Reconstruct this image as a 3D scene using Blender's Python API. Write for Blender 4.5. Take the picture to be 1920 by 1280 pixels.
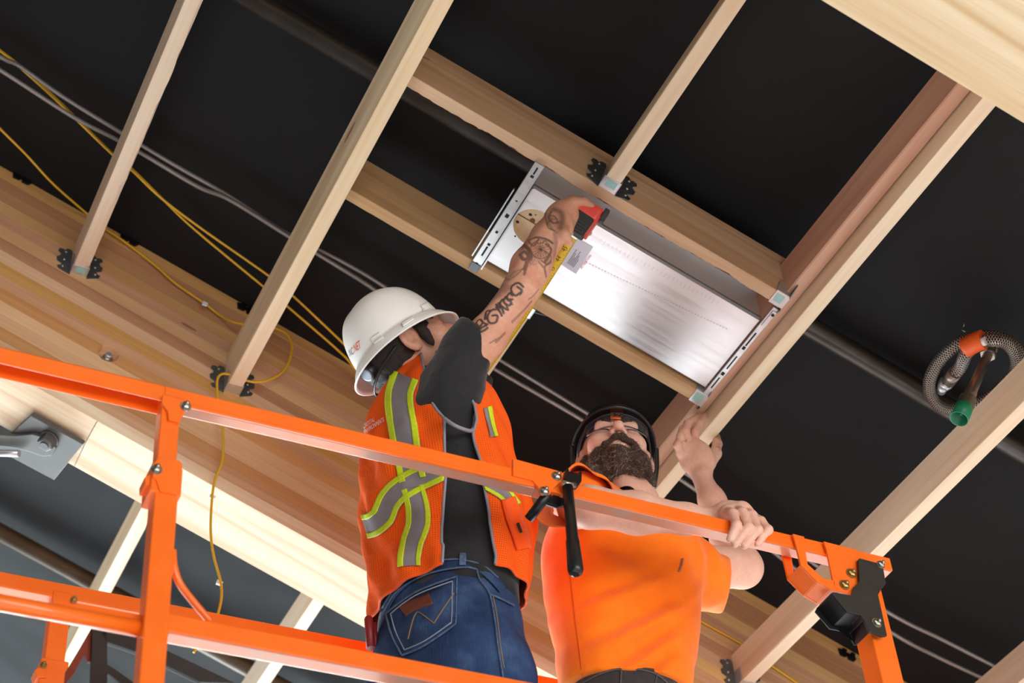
import bpy, bmesh, math, random
import numpy as np
from math import pi, sin, cos, tan, radians, sqrt, atan2
from mathutils import Vector, Matrix
from mathutils.bvhtree import BVHTree

for _o in list(bpy.data.objects):
    bpy.data.objects.remove(_o, do_unlink=True)
scene = bpy.context.scene
COL = scene.collection
random.seed(7); RNG = np.random.RandomState(7)

# ------------------------------------------------------------------ camera
F = 3400.0                       # focal length in pixels of the 1920x1280 frame
CAMZ = 1.6                       # eye height
WX = np.array([0.89981235, 0.24695077, 0.35965684])    # world axes seen from the camera
WY = np.array([-0.43113579, 0.62951541, 0.64639947])   # (x right, y down, z forward)
WZ = np.array([-0.06678067, -0.73669917, 0.67291506])
WM = np.array([WX, WY, WZ])
EYE = np.array([0.0, 0.0, CAMZ])
cam_data = bpy.data.cameras.new('camera')
cam = bpy.data.objects.new('camera', cam_data); COL.objects.link(cam)
cam_data.sensor_width = 36.0; cam_data.lens = F * 36.0 / 1920.0
_r = WM @ np.array([1, 0, 0.]); _u = WM @ np.array([0, -1, 0.]); _b = WM @ np.array([0, 0, -1.])
cam.matrix_world = Matrix(((_r[0], _u[0], _b[0], 0), (_r[1], _u[1], _b[1], 0), (_r[2], _u[2], _b[2], CAMZ), (0, 0, 0, 1)))
cam_data.dof.use_dof = True; cam_data.dof.focus_distance = 3.75; cam_data.dof.aperture_fstop = 4.5
cam_data.clip_start = 0.05; cam_data.clip_end = 200
scene.camera = cam

# ------------------------------------------------------------------ light
world = bpy.data.worlds.new('world'); scene.world = world; world.use_nodes = True
_bg = world.node_tree.nodes['Background']
_bg.inputs[0].default_value = (0.90, 0.96, 1.0, 1); _bg.inputs[1].default_value = 0.40

def area(name, loc, target, sx, sy, power, col=(1, 1, 1)):
    l = bpy.data.lights.new(name, 'AREA'); l.shape = 'RECTANGLE'; l.size = sx; l.size_y = sy
    l.energy = power; l.color = col
    o = bpy.data.objects.new(name, l); COL.objects.link(o); o.location = loc
    o.rotation_euler = (Vector(target) - Vector(loc)).to_track_quat('-Z', 'Y').to_euler()
    return o
_sl = bpy.data.lights.new('sun', 'SUN'); _sl.energy = 15.0; _sl.angle = radians(0.6); _sl.color = (1.0, 0.985, 0.965)
_so = bpy.data.objects.new('sun', _sl); COL.objects.link(_so); _so.location = (2, 14, 9)
_so.rotation_euler = Vector((0.06, -cos(radians(31)), -sin(radians(31)))).to_track_quat('-Z', 'Y').to_euler()
area('window_wall_far', (1.5, 12.0, 2.4), (1.5, 3.0, 3.6), 12, 3.4, 2700, (0.80, 0.94, 1.0))
area('front_fill_behind', (2.5, -7.0, 2.2), (1.2, 2.5, 4.0), 9, 3.4, 760, (1.0, 0.985, 0.96))  # added fill from behind the camera, brightens the camera-facing sides

scene.view_settings.view_transform = 'Standard'; scene.view_settings.look = 'None'
scene.view_settings.exposure = -0.14; scene.view_settings.gamma = 1.0
scene.view_settings.use_curve_mapping = False

# ------------------------------------------------------------------ pixel <-> place
def ray(px, py):
    return WM @ np.array([(px - 960) / F, (py - 640) / F, 1.0])
def P(px, py, z):  return EYE + ray(px, py) * z
def PY(px, py, Y):
    r = ray(px, py); return EYE + r * (Y / r[1])
def PZ(px, py, h):
    r = ray(px, py); return EYE + r * ((h - CAMZ) / r[2])
def proj(p):
    q = WM.T @ (np.asarray(p) - EYE); return np.array([960 + F * q[0] / q[2], 640 + F * q[1] / q[2], q[2]])
# ceiling frame: u along the sloping glulams, v along the joists (= world Y), w away from the floor
SG, CG = 0.36280992, 0.93186317
GU = np.array([CG, 0, -SG]); GV = np.array([0, 1.0, 0]); GW = np.array([SG, 0, CG])
D = 3.3
def C(u, v, w): return EYE + u * GU + v * GV + w * GW
def UV(px, py, w):
    r = ray(px, py); k = w / (r @ GW); q = r * k; return q @ GU, q @ GV
def PW(px, py, w):
    r = ray(px, py); return EYE + r * (w / (r @ GW))
def M4(o, x, y, z):
    return Matrix(((x[0], y[0], z[0], o[0]), (x[1], y[1], z[1], o[1]), (x[2], y[2], z[2], o[2]), (0, 0, 0, 1)))
def CM(u, v, w): return M4(C(u, v, w), GU, GV, GW)
def nrm(v):
    v = np.asarray(v, float); return v / np.linalg.norm(v)

# ------------------------------------------------------------------ materials
def S(r, g, b):
    f = lambda c: (c / 255 / 12.92) if c / 255 <= 0.04045 else ((c / 255 + 0.055) / 1.055) ** 2.4
    return (f(r), f(g), f(b), 1)
class NT:
    def __init__(s, name):
        s.m = bpy.data.materials.new(name); s.m.use_nodes = True; s.t = s.m.node_tree
        s.b = s.t.nodes['Principled BSDF']
    def n(s, typ, **kw):
        n = s.t.nodes.new(typ)
        for k, v in kw.items():
            if k in n.inputs and not hasattr(n, k): n.inputs[k].default_value = v
            else: setattr(n, k, v)
        return n
    def l(s, a, b): s.t.links.new(a, b)
    def math(s, op, a, b=None, c=None):
        n = s.n('ShaderNodeMath', operation=op)
        for i, v in enumerate((a, b, c)):
            if v is None: continue
            if hasattr(v, 'links'): s.l(v, n.inputs[i])
            else: n.inputs[i].default_value = v
        return n.outputs[0]
    def mix(s, fac, a, b, mode='MIX'):
        n = s.n('ShaderNodeMix', data_type='RGBA', blend_type=mode)
        for v, i in ((fac, 0), (a, 6), (b, 7)):
            if hasattr(v, 'links'): s.l(v, n.inputs[i])
            else: n.inputs[i].default_value = v
        return n.outputs[2]
    def coords(s, scale=(1, 1, 1), kind='Object', rnd=0.0):
        tc = s.n('ShaderNodeTexCoord'); mp = s.n('ShaderNodeMapping'); mp.inputs['Scale'].default_value = scale
        s.l(tc.outputs[kind], mp.inputs[0])
        if rnd:
            oi = s.n('ShaderNodeObjectInfo'); vm = s.n('ShaderNodeVectorMath', operation='MULTIPLY')
            cb = s.n('ShaderNodeCombineXYZ')
            s.l(oi.outputs['Random'], cb.inputs[0]); s.l(oi.outputs['Random'], cb.inputs[1]); s.l(oi.outputs['Random'], cb.inputs[2])
            s.l(cb.outputs[0], vm.inputs[0]); vm.inputs[1].default_value = (rnd, rnd * 1.7, rnd * 0.6)
            s.l(vm.outputs[0], mp.inputs['Location'])
        return mp.outputs[0]
    def noise(s, vec, scale=1.0, detail=4, rough=0.55, dist=0.0):
        n = s.n('ShaderNodeTexNoise'); n.inputs['Scale'].default_value = scale; n.inputs['Detail'].default_value = detail
        n.inputs['Roughness'].default_value = rough; n.inputs['Distortion'].default_value = dist
        s.l(vec, n.inputs['Vector']); return n.outputs['Fac']
    def ramp(s, fac, stops):
        n = s.n('ShaderNodeValToRGB'); e = n.color_ramp.elements
        while len(e) < len(stops): e.new(0.5)
        for i, (p, c) in enumerate(stops): e[i].position = p; e[i].color = c
        s.l(fac, n.inputs[0]); return n.outputs[0]
    def bump(s, h, strength=0.3, dist=0.001):
        n = s.n('ShaderNodeBump'); n.inputs['Strength'].default_value = strength; n.inputs['Distance'].default_value = dist
        s.l(h, n.inputs['Height']); s.l(n.outputs[0], s.b.inputs['Normal'])
    def set(s, **kw):
        for k, v in kw.items():
            i = s.b.inputs[k.replace('_', ' ')]
            if hasattr(v, 'links'): s.l(v, i)
            else: i.default_value = v
        return s

def plain(name, col, rough=0.5, metal=0.0, noise=None, bump=None, coat=0.0, kind='Object', sheen=0.0, spec=0.5):
    """noise=(scale, amount, colour2)  bump=(scale, strength, distance)"""
    t = NT(name); t.set(Base_Color=col, Roughness=rough, Metallic=metal)
    t.b.inputs['Specular IOR Level'].default_value = spec
    if coat: t.b.inputs['Coat Weight'].default_value = coat; t.b.inputs['Coat Roughness'].default_value = 0.08
    if sheen: t.b.inputs['Sheen Weight'].default_value = sheen
    if noise:
        v = t.coords((1, 1, 1), kind); f = t.noise(v, noise[0], 5)
        f = t.ramp(f, [(0.5 - 0.5 * min(1, noise[1]) * 0.5, (0, 0, 0, 1)), (0.75, (1, 1, 1, 1))])
        t.l(t.mix(f, col, noise[2]), t.b.inputs['Base Color'])
    if bump:
        v = t.coords((1, 1, 1), kind); t.bump(t.noise(v, bump[0], 4), bump[1], bump[2])
    return t.m

def wood(name, light, dark, var=0.25, knots=True, rough=0.62, ring=9.0, lohi=(0.24, 0.82)):
    t = NT(name)
    v1 = t.coords((0.35, 5.0, 5.0), 'Object', 37.0)
    big = t.noise(v1, 1.0, 2, 0.5, 0.4)
    rings = t.math('PINGPONG', t.math('MULTIPLY', big, ring), 1.0)
    v2 = t.coords((2.2, 90.0, 90.0), 'Object', 11.0)
    fine = t.noise(v2, 1.0, 4, 0.6, 0.3)
    f = t.math('ADD', t.math('MULTIPLY', rings, 0.42), t.math('MULTIPLY', fine, 0.62))
    base = t.ramp(f, [(lohi[0], light), (lohi[1], dark)])
    if knots:
        v3 = t.coords((1.6, 9.0, 9.0), 'Object', 23.0)
        vo = t.n('ShaderNodeTexVoronoi'); vo.inputs['Scale'].default_value = 1.0; t.l(v3, vo.inputs['Vector'])
        sel = t.n('ShaderNodeSeparateColor'); t.l(vo.outputs['Color'], sel.inputs[0])
        k = t.math('MULTIPLY', t.math('LESS_THAN', vo.outputs['Distance'], 0.055), t.math('GREATER_THAN', sel.outputs[0], 0.74))
        halo = t.math('MULTIPLY', t.math('SUBTRACT', 1.0, t.math('SMOOTH_MIN', t.math('MULTIPLY', vo.outputs['Distance'], 3.6), 1.0, 0.1)), t.math('GREATER_THAN', sel.outputs[0], 0.74))
        base = t.mix(t.math('MULTIPLY', halo, 0.30), base, S(172, 126, 88))
        base = t.mix(t.math('MULTIPLY', k, 0.7), base, S(112, 68, 44))
    oi = t.n('ShaderNodeObjectInfo'); hs = t.n('ShaderNodeHueSaturation')
    t.l(base, hs.inputs['Color'])
    t.l(t.math('ADD', 1.0 - var * 0.6, t.math('MULTIPLY', oi.outputs['Random'], var)), hs.inputs['Value'])
    r2 = t.math('FRACT', t.math('MULTIPLY', oi.outputs['Random'], 7.31))
    t.l(t.math('ADD', 0.86, t.math('MULTIPLY', r2, 0.24)), hs.inputs['Saturation'])
    t.l(t.math('ADD', 0.493, t.math('MULTIPLY', r2, 0.012)), hs.inputs['Hue'])
    t.set(Base_Color=hs.outputs[0], Roughness=rough); t.b.inputs['Specular IOR Level'].default_value = 0.3
    t.bump(fine, 0.25, 0.0006)
    return t.m

# ------------------------------------------------------------------ mesh building
class MB:
    def __init__(s): s.v = []; s.f = []; s.mi = []; s.uv = {}; s.sm = []
    def add(s, vs, fs, M=None, mi=0, smooth=False):
        o = len(s.v)
        for p in vs:
            p = Vector([float(c) for c in p])
            s.v.append(tuple(M @ p) if M is not None else tuple(p))
        for f in fs: s.f.append(tuple(o + i for i in f)); s.mi.append(mi); s.sm.append(smooth)
        return o
    def box(s, lo, hi, M=None, mi=0):
        x0, y0, z0 = lo; x1, y1, z1 = hi
        return s.add([(x0,y0,z0),(x1,y0,z0),(x1,y1,z0),(x0,y1,z0),(x0,y0,z1),(x1,y0,z1),(x1,y1,z1),(x0,y1,z1)],
              [(3,2,1,0),(4,5,6,7),(0,1,5,4),(1,2,6,5),(2,3,7,6),(3,0,4,7)], M, mi)
    def prism(s, poly, z0, z1, M=None, mi=0):
        """2-D polygon in local XY pulled from z0 to z1"""
        n = len(poly)
        a = sum(poly[i][0] * poly[(i+1) % n][1] - poly[(i+1) % n][0] * poly[i][1] for i in range(n))
        if a < 0: poly = poly[::-1]
        if z1 < z0: z0, z1 = z1, z0
        vs = [(x, y, z0) for x, y in poly] + [(x, y, z1) for x, y in poly]
        fs = [tuple(range(n - 1, -1, -1)), tuple(range(n, 2 * n))] + [(i, (i+1) % n, n + (i+1) % n, n + i) for i in range(n)]
        return s.add(vs, fs, M, mi)
    def tube(s, path, r, seg=10, caps=True, mi=0, closed=False, flat=None):
        path = [np.asarray(p, float) for p in path]; n = len(path)
        rs = r if hasattr(r, '__len__') else [r] * n
        T = []
        for i in range(n):
            a = path[(i-1) % n if closed else max(i-1, 0)]; b = path[(i+1) % n if closed else min(i+1, n-1)]
            T.append(nrm(b - a))
        up = np.array([0, 0, 1.0]) if abs(T[0][2]) < 0.9 else np.array([1.0, 0, 0])
        N = nrm(up - (up @ T[0]) * T[0]); rings = []; o = len(s.v); L = 0.0
        for i in range(n):
            N = nrm(N - (N @ T[i]) * T[i]); B = np.cross(T[i], N)
            if i: L += np.linalg.norm(path[i] - path[i-1])
            for k in range(seg):
                a = 2 * pi * k / seg
                s.v.append(tuple(path[i] + rs[i] * (cos(a) * N + sin(a) * B * (flat or 1))))
        m = n if closed else n - 1
        for i in range(m):
            for k in range(seg):
                a = o + i * seg + k; b = o + i * seg + (k+1) % seg; c = o + ((i+1) % n) * seg + (k+1) % seg; d = o + ((i+1) % n) * seg + k
                s.f.append((a, b, c, d)); s.mi.append(mi); s.sm.append(True)
                s.uv[len(s.f) - 1] = [(i, k / seg), (i, (k+1) / seg), (i+1, (k+1) / seg), (i+1, k / seg)]
        if caps and not closed:
            s.f.append(tuple(o + k for k in range(seg))[::-1]); s.mi.append(mi); s.sm.append(False)
            s.f.append(tuple(o + (n-1) * seg + k for k in range(seg))); s.mi.append(mi); s.sm.append(False)
        return o
    def lathe(s, prof, M=None, seg=24, mi=0, smooth=True, cap=True):
        """profile of (r, z) turned about local Z"""
        n = len(prof); vs = []
        for r, z in prof:
            for k in range(seg):
                a = 2 * pi * k / seg; vs.append((r * cos(a), r * sin(a), z))
        fs = []
        for i in range(n - 1):
            for k in range(seg):
                fs.append((i*seg+k, i*seg+(k+1)%seg, (i+1)*seg+(k+1)%seg, (i+1)*seg+k))
        o = s.add(vs, fs, M, mi, smooth)
        if cap:
            s.f.append(tuple(o + k for k in range(seg))[::-1]); s.mi.append(mi); s.sm.append(False)
            s.f.append(tuple(o + (n-1)*seg + k for k in range(seg))); s.mi.append(mi); s.sm.append(False)
        return o
    def grid(s, pts, mi=0, smooth=True, flip=False, wrap=False):
        """pts[i][j] -> points"""
        o = len(s.v); n = len(pts); m = len(pts[0])
        for row in pts:
            for p in row: s.v.append(tuple(float(c) for c in p))
        for i in range(n - 1):
            for j in range(m if wrap else m - 1):
                f = (o+i*m+j, o+i*m+(j+1) % m, o+(i+1)*m+(j+1) % m, o+(i+1)*m+j)
                s.f.append(f[::-1] if flip else f); s.mi.append(mi); s.sm.append(smooth)
        return o
    def mesh(s, name, mats=(), bevel=0.0, bseg=1):
        me = bpy.data.meshes.new(name); me.from_pydata(s.v, [], s.f)
        if s.uv:
            ul = me.uv_layers.new(name='UVMap')
            for p in me.polygons:
                if p.index in s.uv:
                    for li, c in zip(p.loop_indices, s.uv[p.index]): ul.data[li].uv = c
        for i, p in enumerate(me.polygons): p.material_index = s.mi[i]; p.use_smooth = s.sm[i]
        if bevel:
            bm = bmesh.new(); bm.from_mesh(me)
            es = [e for e in bm.edges if len(e.link_faces) == 2 and e.calc_face_angle(0) > 0.6]
            bmesh.ops.bevel(bm, geom=es, offset=bevel, segments=bseg, affect='EDGES', profile=0.7, clamp_overlap=True)
            bm.to_mesh(me); bm.free()
        for m in (mats if isinstance(mats, (list, tuple)) else [mats]): me.materials.append(m)
        me.update(); return me

def mesh_np(name, V, Fc, mat, smooth=True):
    me = bpy.data.meshes.new(name); me.from_pydata([tuple(map(float, v)) for v in V], [], [tuple(int(i) for i in f) for f in Fc])
    if smooth: me.polygons.foreach_set('use_smooth', [True] * len(me.polygons))
    if mat: me.materials.append(mat)
    me.update(); return me

PMAT = {}
def put(name, mesh, parent=None, M=None):
    o = bpy.data.objects.new(name, mesh); COL.objects.link(o)
    M = M if M is not None else Matrix.Identity(4)
    if parent is not None:
        o.parent = parent; o.matrix_parent_inverse = PMAT[parent.name].inverted()
    o.matrix_basis = M; PMAT[o.name] = M.copy()
    return o
def tag(o, label, cat, group=None, kind=None):
    if label: o['label'] = label
    if cat: o['category'] = cat
    if group: o['group'] = group
    if kind: o['kind'] = kind
    return o
def thing(name, loc, label, cat, group=None, M=None):
    o = bpy.data.objects.new(name, None); COL.objects.link(o); o.empty_display_size = 0.05
    M = M if M is not None else Matrix.Translation(Vector([float(c) for c in loc]))
    o.matrix_basis = M; PMAT[o.name] = M.copy()
    return tag(o, label, cat, group)
def struct(o):
    o['kind'] = 'structure'; return o
def catmull(pts, n=8):
    pts = [np.asarray(p, float) for p in pts]; out = []
    for i in range(len(pts) - 1):
        p0 = pts[max(i-1, 0)]; p1 = pts[i]; p2 = pts[i+1]; p3 = pts[min(i+2, len(pts)-1)]
        for k in range(n):
            t = k / n
            out.append(0.5 * (2*p1 + (p2-p0)*t + (2*p0-5*p1+4*p2-p3)*t*t + (3*p1-p0-3*p2+p3)*t**3))
    out.append(pts[-1]); return out
# ================================================================== materials of the place
m_deck = NT('black_deck'); _v = m_deck.coords((1, 1, 1)); _f = m_deck.noise(_v, 1.3, 3)
m_deck.set(Base_Color=m_deck.ramp(_f, [(0.3, S(16, 16, 17)), (0.7, S(23, 24, 27))]), Roughness=0.75)
m_deck.b.inputs['Specular IOR Level'].default_value = 0.25; m_deck.bump(m_deck.noise(_v, 2.0, 2), 0.5, 0.05); m_deck = m_deck.m
m_joist = wood('pine_joist', S(238, 220, 194), S(216, 186, 152), 0.10)
m_joist_red = wood('fir_joist', S(206, 164, 132), S(180, 130, 98), 0.08, ring=5)
m_header = wood('pine_header', S(214, 180, 140), S(184, 144, 104), 0.06, ring=13)
m_lam = wood('glulam_lamination', S(228, 188, 138), S(196, 146, 96), 0.22, ring=5)
m_lam_b = wood('brown_lamination', S(206, 156, 108), S(172, 120, 76), 0.22, ring=5)
m_lam_end = wood('glulam_bottom', S(238, 220, 186), S(208, 172, 124), 0.03, ring=15, lohi=(.34, .86))
m_bark = plain('bark', S(120, 70, 44), 0.9, noise=(60, 1, S(70, 38, 24)), bump=(90, 0.8, 0.004))
m_galv = plain('galvanised_steel', S(226, 229, 232), 0.32, 0.75, noise=(40, 1, S(196, 200, 204)))
m_hang = plain('hanger_steel', S(120, 126, 130), 0.42, 0.75, noise=(30, 1, S(92, 98, 104)))
m_teal = plain('teal_stamp', S(150, 196, 190), 0.5)
m_black_steel = plain('black_steel', S(24, 24, 26), 0.4, 0.3)
m_zinc = plain('zinc', S(196, 196, 190), 0.3, 0.9)
m_pipe = plain('black_pipe', S(84, 82, 80), 0.34, 0.6, noise=(8, 1, S(58, 52, 48)))
m_pipe_b = plain('rusty_pipe', S(104, 92, 80), 0.5, 0.4, noise=(9, 1, S(80, 60, 44)))
m_yellow = plain('yellow_wire', S(218, 170, 28), 0.45)
m_concrete = plain('concrete', S(206, 206, 206), 0.8, noise=(2, 1, S(186, 186, 186)))
m_nailhole = plain('nail_hole', S(52, 36, 26), 0.9)
t = NT('armoured_cable'); uvc = t.coords((1, 1, 1), 'UV'); sx = t.n('ShaderNodeSeparateXYZ'); t.l(uvc, sx.inputs[0])
wv = t.math('PINGPONG', t.math('ADD', t.math('MULTIPLY', sx.outputs[0], 6.0), sx.outputs[1]), 0.5)
t.set(Base_Color=t.ramp(wv, [(0.05, S(104, 98, 98)), (0.4, S(186, 180, 178))]), Metallic=0.6, Roughness=0.4)
t.bump(wv, 0.6, 0.002); m_cable = t.m

# ================================================================== setting
b = MB(); b.box((-14, -14, -0.05), (16, 22, 0)); fl = put('floor', b.mesh('floor', m_concrete)); struct(fl)
b = MB(); b.box((-3.4, -6, 0), (-3.2, 14, 6.0)); struct(put('light_blocker_left', b.mesh('light_blocker_left', plain('blocker_grey', S(80, 78, 77), .9))))  # added unseen slab, blocks light so left-facing sides go darker
b = MB(); b.box((-4.4, -3.5, 3.50), (6.6, 7.4, 3.53)); dk = put('ceiling', b.mesh('ceiling', m_deck), None, M4(EYE, GU, GV, GW)); struct(dk)

# ================================================================== glulam beams (every lamination a part)
def box_obj(name, size, M, mat, parent=None, bevel=0.0015):
    b = MB(); b.box((0, 0, 0), size); return put(name, b.mesh(name, mat, bevel), parent, M)
LAM = 0.0375
def lam_hole(o, centre, r):
    """a real countersunk hole bored into a lamination from the camera's side"""
    b = MB(); b.lathe([(r, -0.1), (r, 0.030)], M4(centre, (1, 0, 0), (0, 0, -1), (0, 1, 0)), 32)
    c = bpy.data.objects.new('bore', b.mesh('bore')); COL.objects.link(c)
    md = o.modifiers.new('bore', 'BOOLEAN'); md.operation = 'DIFFERENCE'; md.object = c; md.solver = 'EXACT'
    bpy.context.view_layer.update()
    me = bpy.data.meshes.new_from_object(o.evaluated_get(bpy.context.evaluated_depsgraph_get()))
    o.modifiers.clear(); o.data = me; bpy.data.objects.remove(c, do_unlink=True)
def glulam(v0, v1, label, hole=None):
    root = thing('glulam_beam', C(0, (v0 + v1) / 2, 2.9), label, 'beam')
    for i in range(16):
        M = CM(-2.6 - 0.13 * random.random(), v0 + random.uniform(-.0008, .0008), 2.9 + i * LAM)
        o = box_obj('lamination', (8.0, v1 - v0, LAM - 0.0003), M, m_lam_end if i == 0 else (m_lam_b if i in (2, 5, 6, 9, 11, 13, 14) else m_lam), root, 0.0007)
        if hole is not None:
            wc = (hole - EYE) @ GW
            if abs(wc - (2.9 + (i + .5) * LAM)) < LAM / 2 + 0.03: lam_hole(o, hole, 0.0275)
    return root
V1 = 3.34
hole_at = PY(203, 662, V1)
beam = glulam(V1, V1 + 0.188, 'deep layered glulam beam crossing behind the two workers', hole_at)
beam2 = glulam(1.253, 1.441, 'pale glulam beam cutting across the top right corner')
# bolt head sunk in the bored hole
bt = thing('anchor_bolt', hole_at, 'silver bolt sunk in a round hole in the glulam beam', 'bolt')
Mb = M4(hole_at + np.array([0.002, 0.026, -0.004]), (1, 0, 0), (0, 0, -1), (0, 1, 0))
b = MB(); b.lathe([(0.0225, 0.004), (0.0225, 0.0), (0.009, 0.0)], Mb, 28, smooth=False); put('washer', b.mesh('washer', m_zinc), bt)
b = MB(); b.lathe([(0.0150, 0.0), (0.0150, -0.012), (0.013, -0.014)], Mb, 6, smooth=False); put('nut', b.mesh('nut', m_zinc), bt)
b = MB(); b.lathe([(0.0085, -0.012), (0.0085, -0.026), (0.007, -0.028)], Mb, 16); put('threaded_end', b.mesh('threaded_end', m_galv), bt)

# ================================================================== joists
def wane_mesh(name, L, Wd, H, mats, edge='right', amt=0.008, n=70, seed=1):
    """board along local X, Y across, Z up; one bottom edge is left with bark (material 1)"""
    rs = np.random.RandomState(seed); b = MB(); rows = []
    a = np.convolve(rs.rand(n + 20), np.ones(7) / 7, 'same')[10:10 + n]; c = np.convolve(rs.rand(n + 20), np.ones(9) / 9, 'same')[10:10 + n]
    j = rs.rand(n) * 0.22
    for i in range(n):
        x = L * i / (n - 1)
        k = max(0.0005, amt * 2.2 * max(0, a[i] - 0.36 + 0.4 * j[i])); z = max(0.0005, amt * 2.6 * max(0, c[i] - 0.34 + 0.4 * j[i]))
        if edge == 'right': sec = [(0.001, 0), (Wd - k, 0), (Wd - 0.0004, z), (Wd, H), (0, H), (0, 0.001)]
        else: sec = [(k, 0), (Wd - 0.001, 0), (Wd, 0.001), (Wd, H), (0, H), (0.0004, z)]
        rows.append([(x, y, zz) for y, zz in sec])
    m = 6; o = len(b.v)
    for r in rows: b.v += r
    for i in range(n - 1):
        for q in range(m):
            b.f.append((o+i*m+q, o+i*m+(q+1) % m, o+(i+1)*m+(q+1) % m, o+(i+1)*m+q)[::-1])
            bark = (q == 1) if edge == 'right' else (q == 5)
            b.mi.append(1 if bark else 0); b.sm.append(False)
    for r, fl_ in ((0, False), (n - 1, True)):
        f = tuple(o + r*m + q for q in range(m)); b.f.append(f[::-1] if fl_ else f); b.mi.append(0); b.sm.append(False)
    bm = b.mesh(name, mats); bb = bmesh.new(); bb.from_mesh(bm); bmesh.ops.recalc_face_normals(bb, faces=bb.faces); bb.to_mesh(bm); bb.free()
    return bm
JW, JH = 0.038, 0.089
def joist(ur, y0, y1, label, mat, dz=0.0, w=D, wane=None, h=JH, group=None):
    """plumb joist; ur = ceiling-u of its lower right edge"""
    p = C(ur * w, 0, w); o0 = (p[0], y0, p[2] + dz)
    M = M4(o0, (0, 1, 0), (-1, 0, 0), (0, 0, 1))
    if wane: me = wane_mesh('joist', y1 - y0, JW, h, [mat, wane[2] if len(wane) > 2 else mat], wane[0], wane[1], seed=int(abs(ur) * 1000))
    else:
        b = MB(); b.box((0, 0, 0), (y1 - y0, JW, h)); me = b.mesh('joist', mat, 0.0012)
    o = put('ceiling_joist', me, None, M); tag(o, label, 'joist', 'wooden ceiling joists'); return o
Y0 = 1.441
joist(-0.181, Y0, V1 - .001, 'pale joist farthest left, hung on the long glulam beam', m_joist, wane=('left', 0.012, m_joist))
joist(-0.035, Y0, V1 - .001, 'long pale joist passing just left of the white hard hat', m_joist, h=0.115, w=3.205)
joist(0.2835, Y0, V1 - .001, 'lower pale ply of the doubled joist gripped by the bearded worker', m_joist)
_p = C(0.2835 * D, 0, D)
o = box_obj('ceiling_joist', (V1 - Y0 - .001, JW - .001, JH), M4((_p[0] - JW - .004, Y0, _p[2] + 0.040), (0, 1, 0), (-1, 0, 0), (0, 0, 1)), m_joist_red, None, 0.003)
tag(o, 'reddish upper ply of the doubled joist at the right end of the steel box', 'joist', 'wooden ceiling joists')
joist(0.441, Y0, V1 - .001, 'joist crossing behind the black corner plate at lower right', m_joist, wane=('right', 0.004, m_joist), w=3.185, h=.092)
joist(0.600, Y0, V1 - .001, 'joist end showing in the bottom right corner', m_joist)
joist(-0.050, V1 + .19, 6.2, 'pale joist beyond the beam behind the left guardrail post', m_joist)
joist(0.1145, V1 + .19, 6.2, 'pale joist beyond the beam, left of the blue jeans', m_joist)
# the trimmers (headers) square to the roof, the short joists hung on them
uL, uR = -0.035 * 3.205 - 0.030, 0.2835 * D - 2 * JW * CG - 0.005
HU, HL, HT, HH = 2.296, 2.660, 0.034, 0.126
o = put('trimmer', wane_mesh('trimmer', uR - uL, HT, HH, [m_header, m_bark], 'right', 0.0065, 130, 5), None, CM(uL, HU, D))
tag(o, 'bark-edged cross timber above the tape measure and steel box', 'timber')
o = put('trimmer', wane_mesh('trimmer', uR - uL, HT, HH, [m_header, m_header], 'right', 0.002, 40, 8), None, CM(uL, HL, D))
tag(o, 'cross timber below the steel box, behind the tattooed arm', 'timber')
def square_joist(ur, v0, v1, label):
    M = M4(C(ur * D, v0, D), GV, -GU, GW)
    o = box_obj('ceiling_joist', (v1 - v0, 0.036, JH), M, m_joist, None, 0.0015); tag(o, label, 'joist', 'wooden ceiling joists')
square_joist(0.1205, Y0, HU - .001, 'short pale joist ending above the tape measure')
square_joist(0.1205, HL + HT + .001, V1 - .001, 'short joist behind the tattooed arm and tape blade')

# ================================================================== hangers
def hanger(M, label, w=0.040, scale=1.0, length=0.034, stamp=True, group='steel joist hangers', hh=0.07, fmul=1.0):
    root = thing('joist_hanger', (0, 0, 0), label, 'bracket', group, M)
    h = w / 2; t_ = 0.0016
    b = MB(); b.box((-h, -length, -t_), (h, 0, 0)); b.box((-h - t_, -length, -t_), (-h, 0, hh * .55)); b.box((h, -length, -t_), (h + t_, 0, hh * .55))
    put('seat', b.mesh('seat', m_galv, 0.0006), root, M)
    if stamp:
        b = MB(); b.box((-h * .55, -length * .85, -t_ - .0006), (h * .7, -length * .3, -t_)); put('stamp', b.mesh('stamp', m_teal), root, M)
    for sg in (-1, 1):
        pts = [(0, -.008), (.030, .004), (.034, .012), (.024, .017), (.024, .024), (.036, .030), (.038, .042), (.030, .048), (.028, .056), (.036, .064), (.034, .072), (.024, .074), (.020, .070), (.014, .078), (.004, .078), (0, .07)]
        poly = [(sg * (h + t_ + x * scale * fmul), y * scale) for x, y in pts]
        b = MB(); b.prism(poly, 0, 0.0018, M4((0, -0.002, 0), (1, 0, 0), (0, 0, 1), (0, -1, 0)))
        put('flange', b.mesh('flange', m_hang), root, M)
        for x, y in ((.022, .012), (.020, .036), (.018, .064)):
            b = MB(); b.lathe([(.0032, 0), (.0032, .002), (.0015, .0035)], M4((sg * (h + x * scale * fmul), -.0038, y * scale), (1, 0, 0), (0, 0, 1), (0, -1, 0)), 10)
            put('nail_head', b.mesh('nail_head', m_zinc), root, M)
    return root
def plumb_at(ur, Y, dz=0.0, w=D):
    p = C(ur * w, 0, w); return M4((p[0] - JW / 2, Y, p[2] + dz), (1, 0, 0), (0, 1, 0), (0, 0, 1))
hanger(plumb_at(-0.181, V1), 'steel joist hanger on the beam under the far left joist')
hanger(plumb_at(-0.035, V1, 0, 3.205), 'steel joist hanger on the beam inside the yellow wire loop', stamp=False)
hanger(plumb_at(0.2835, V1), 'steel joist hanger behind the bearded worker, under the doubled joist', stamp=False)
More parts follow.
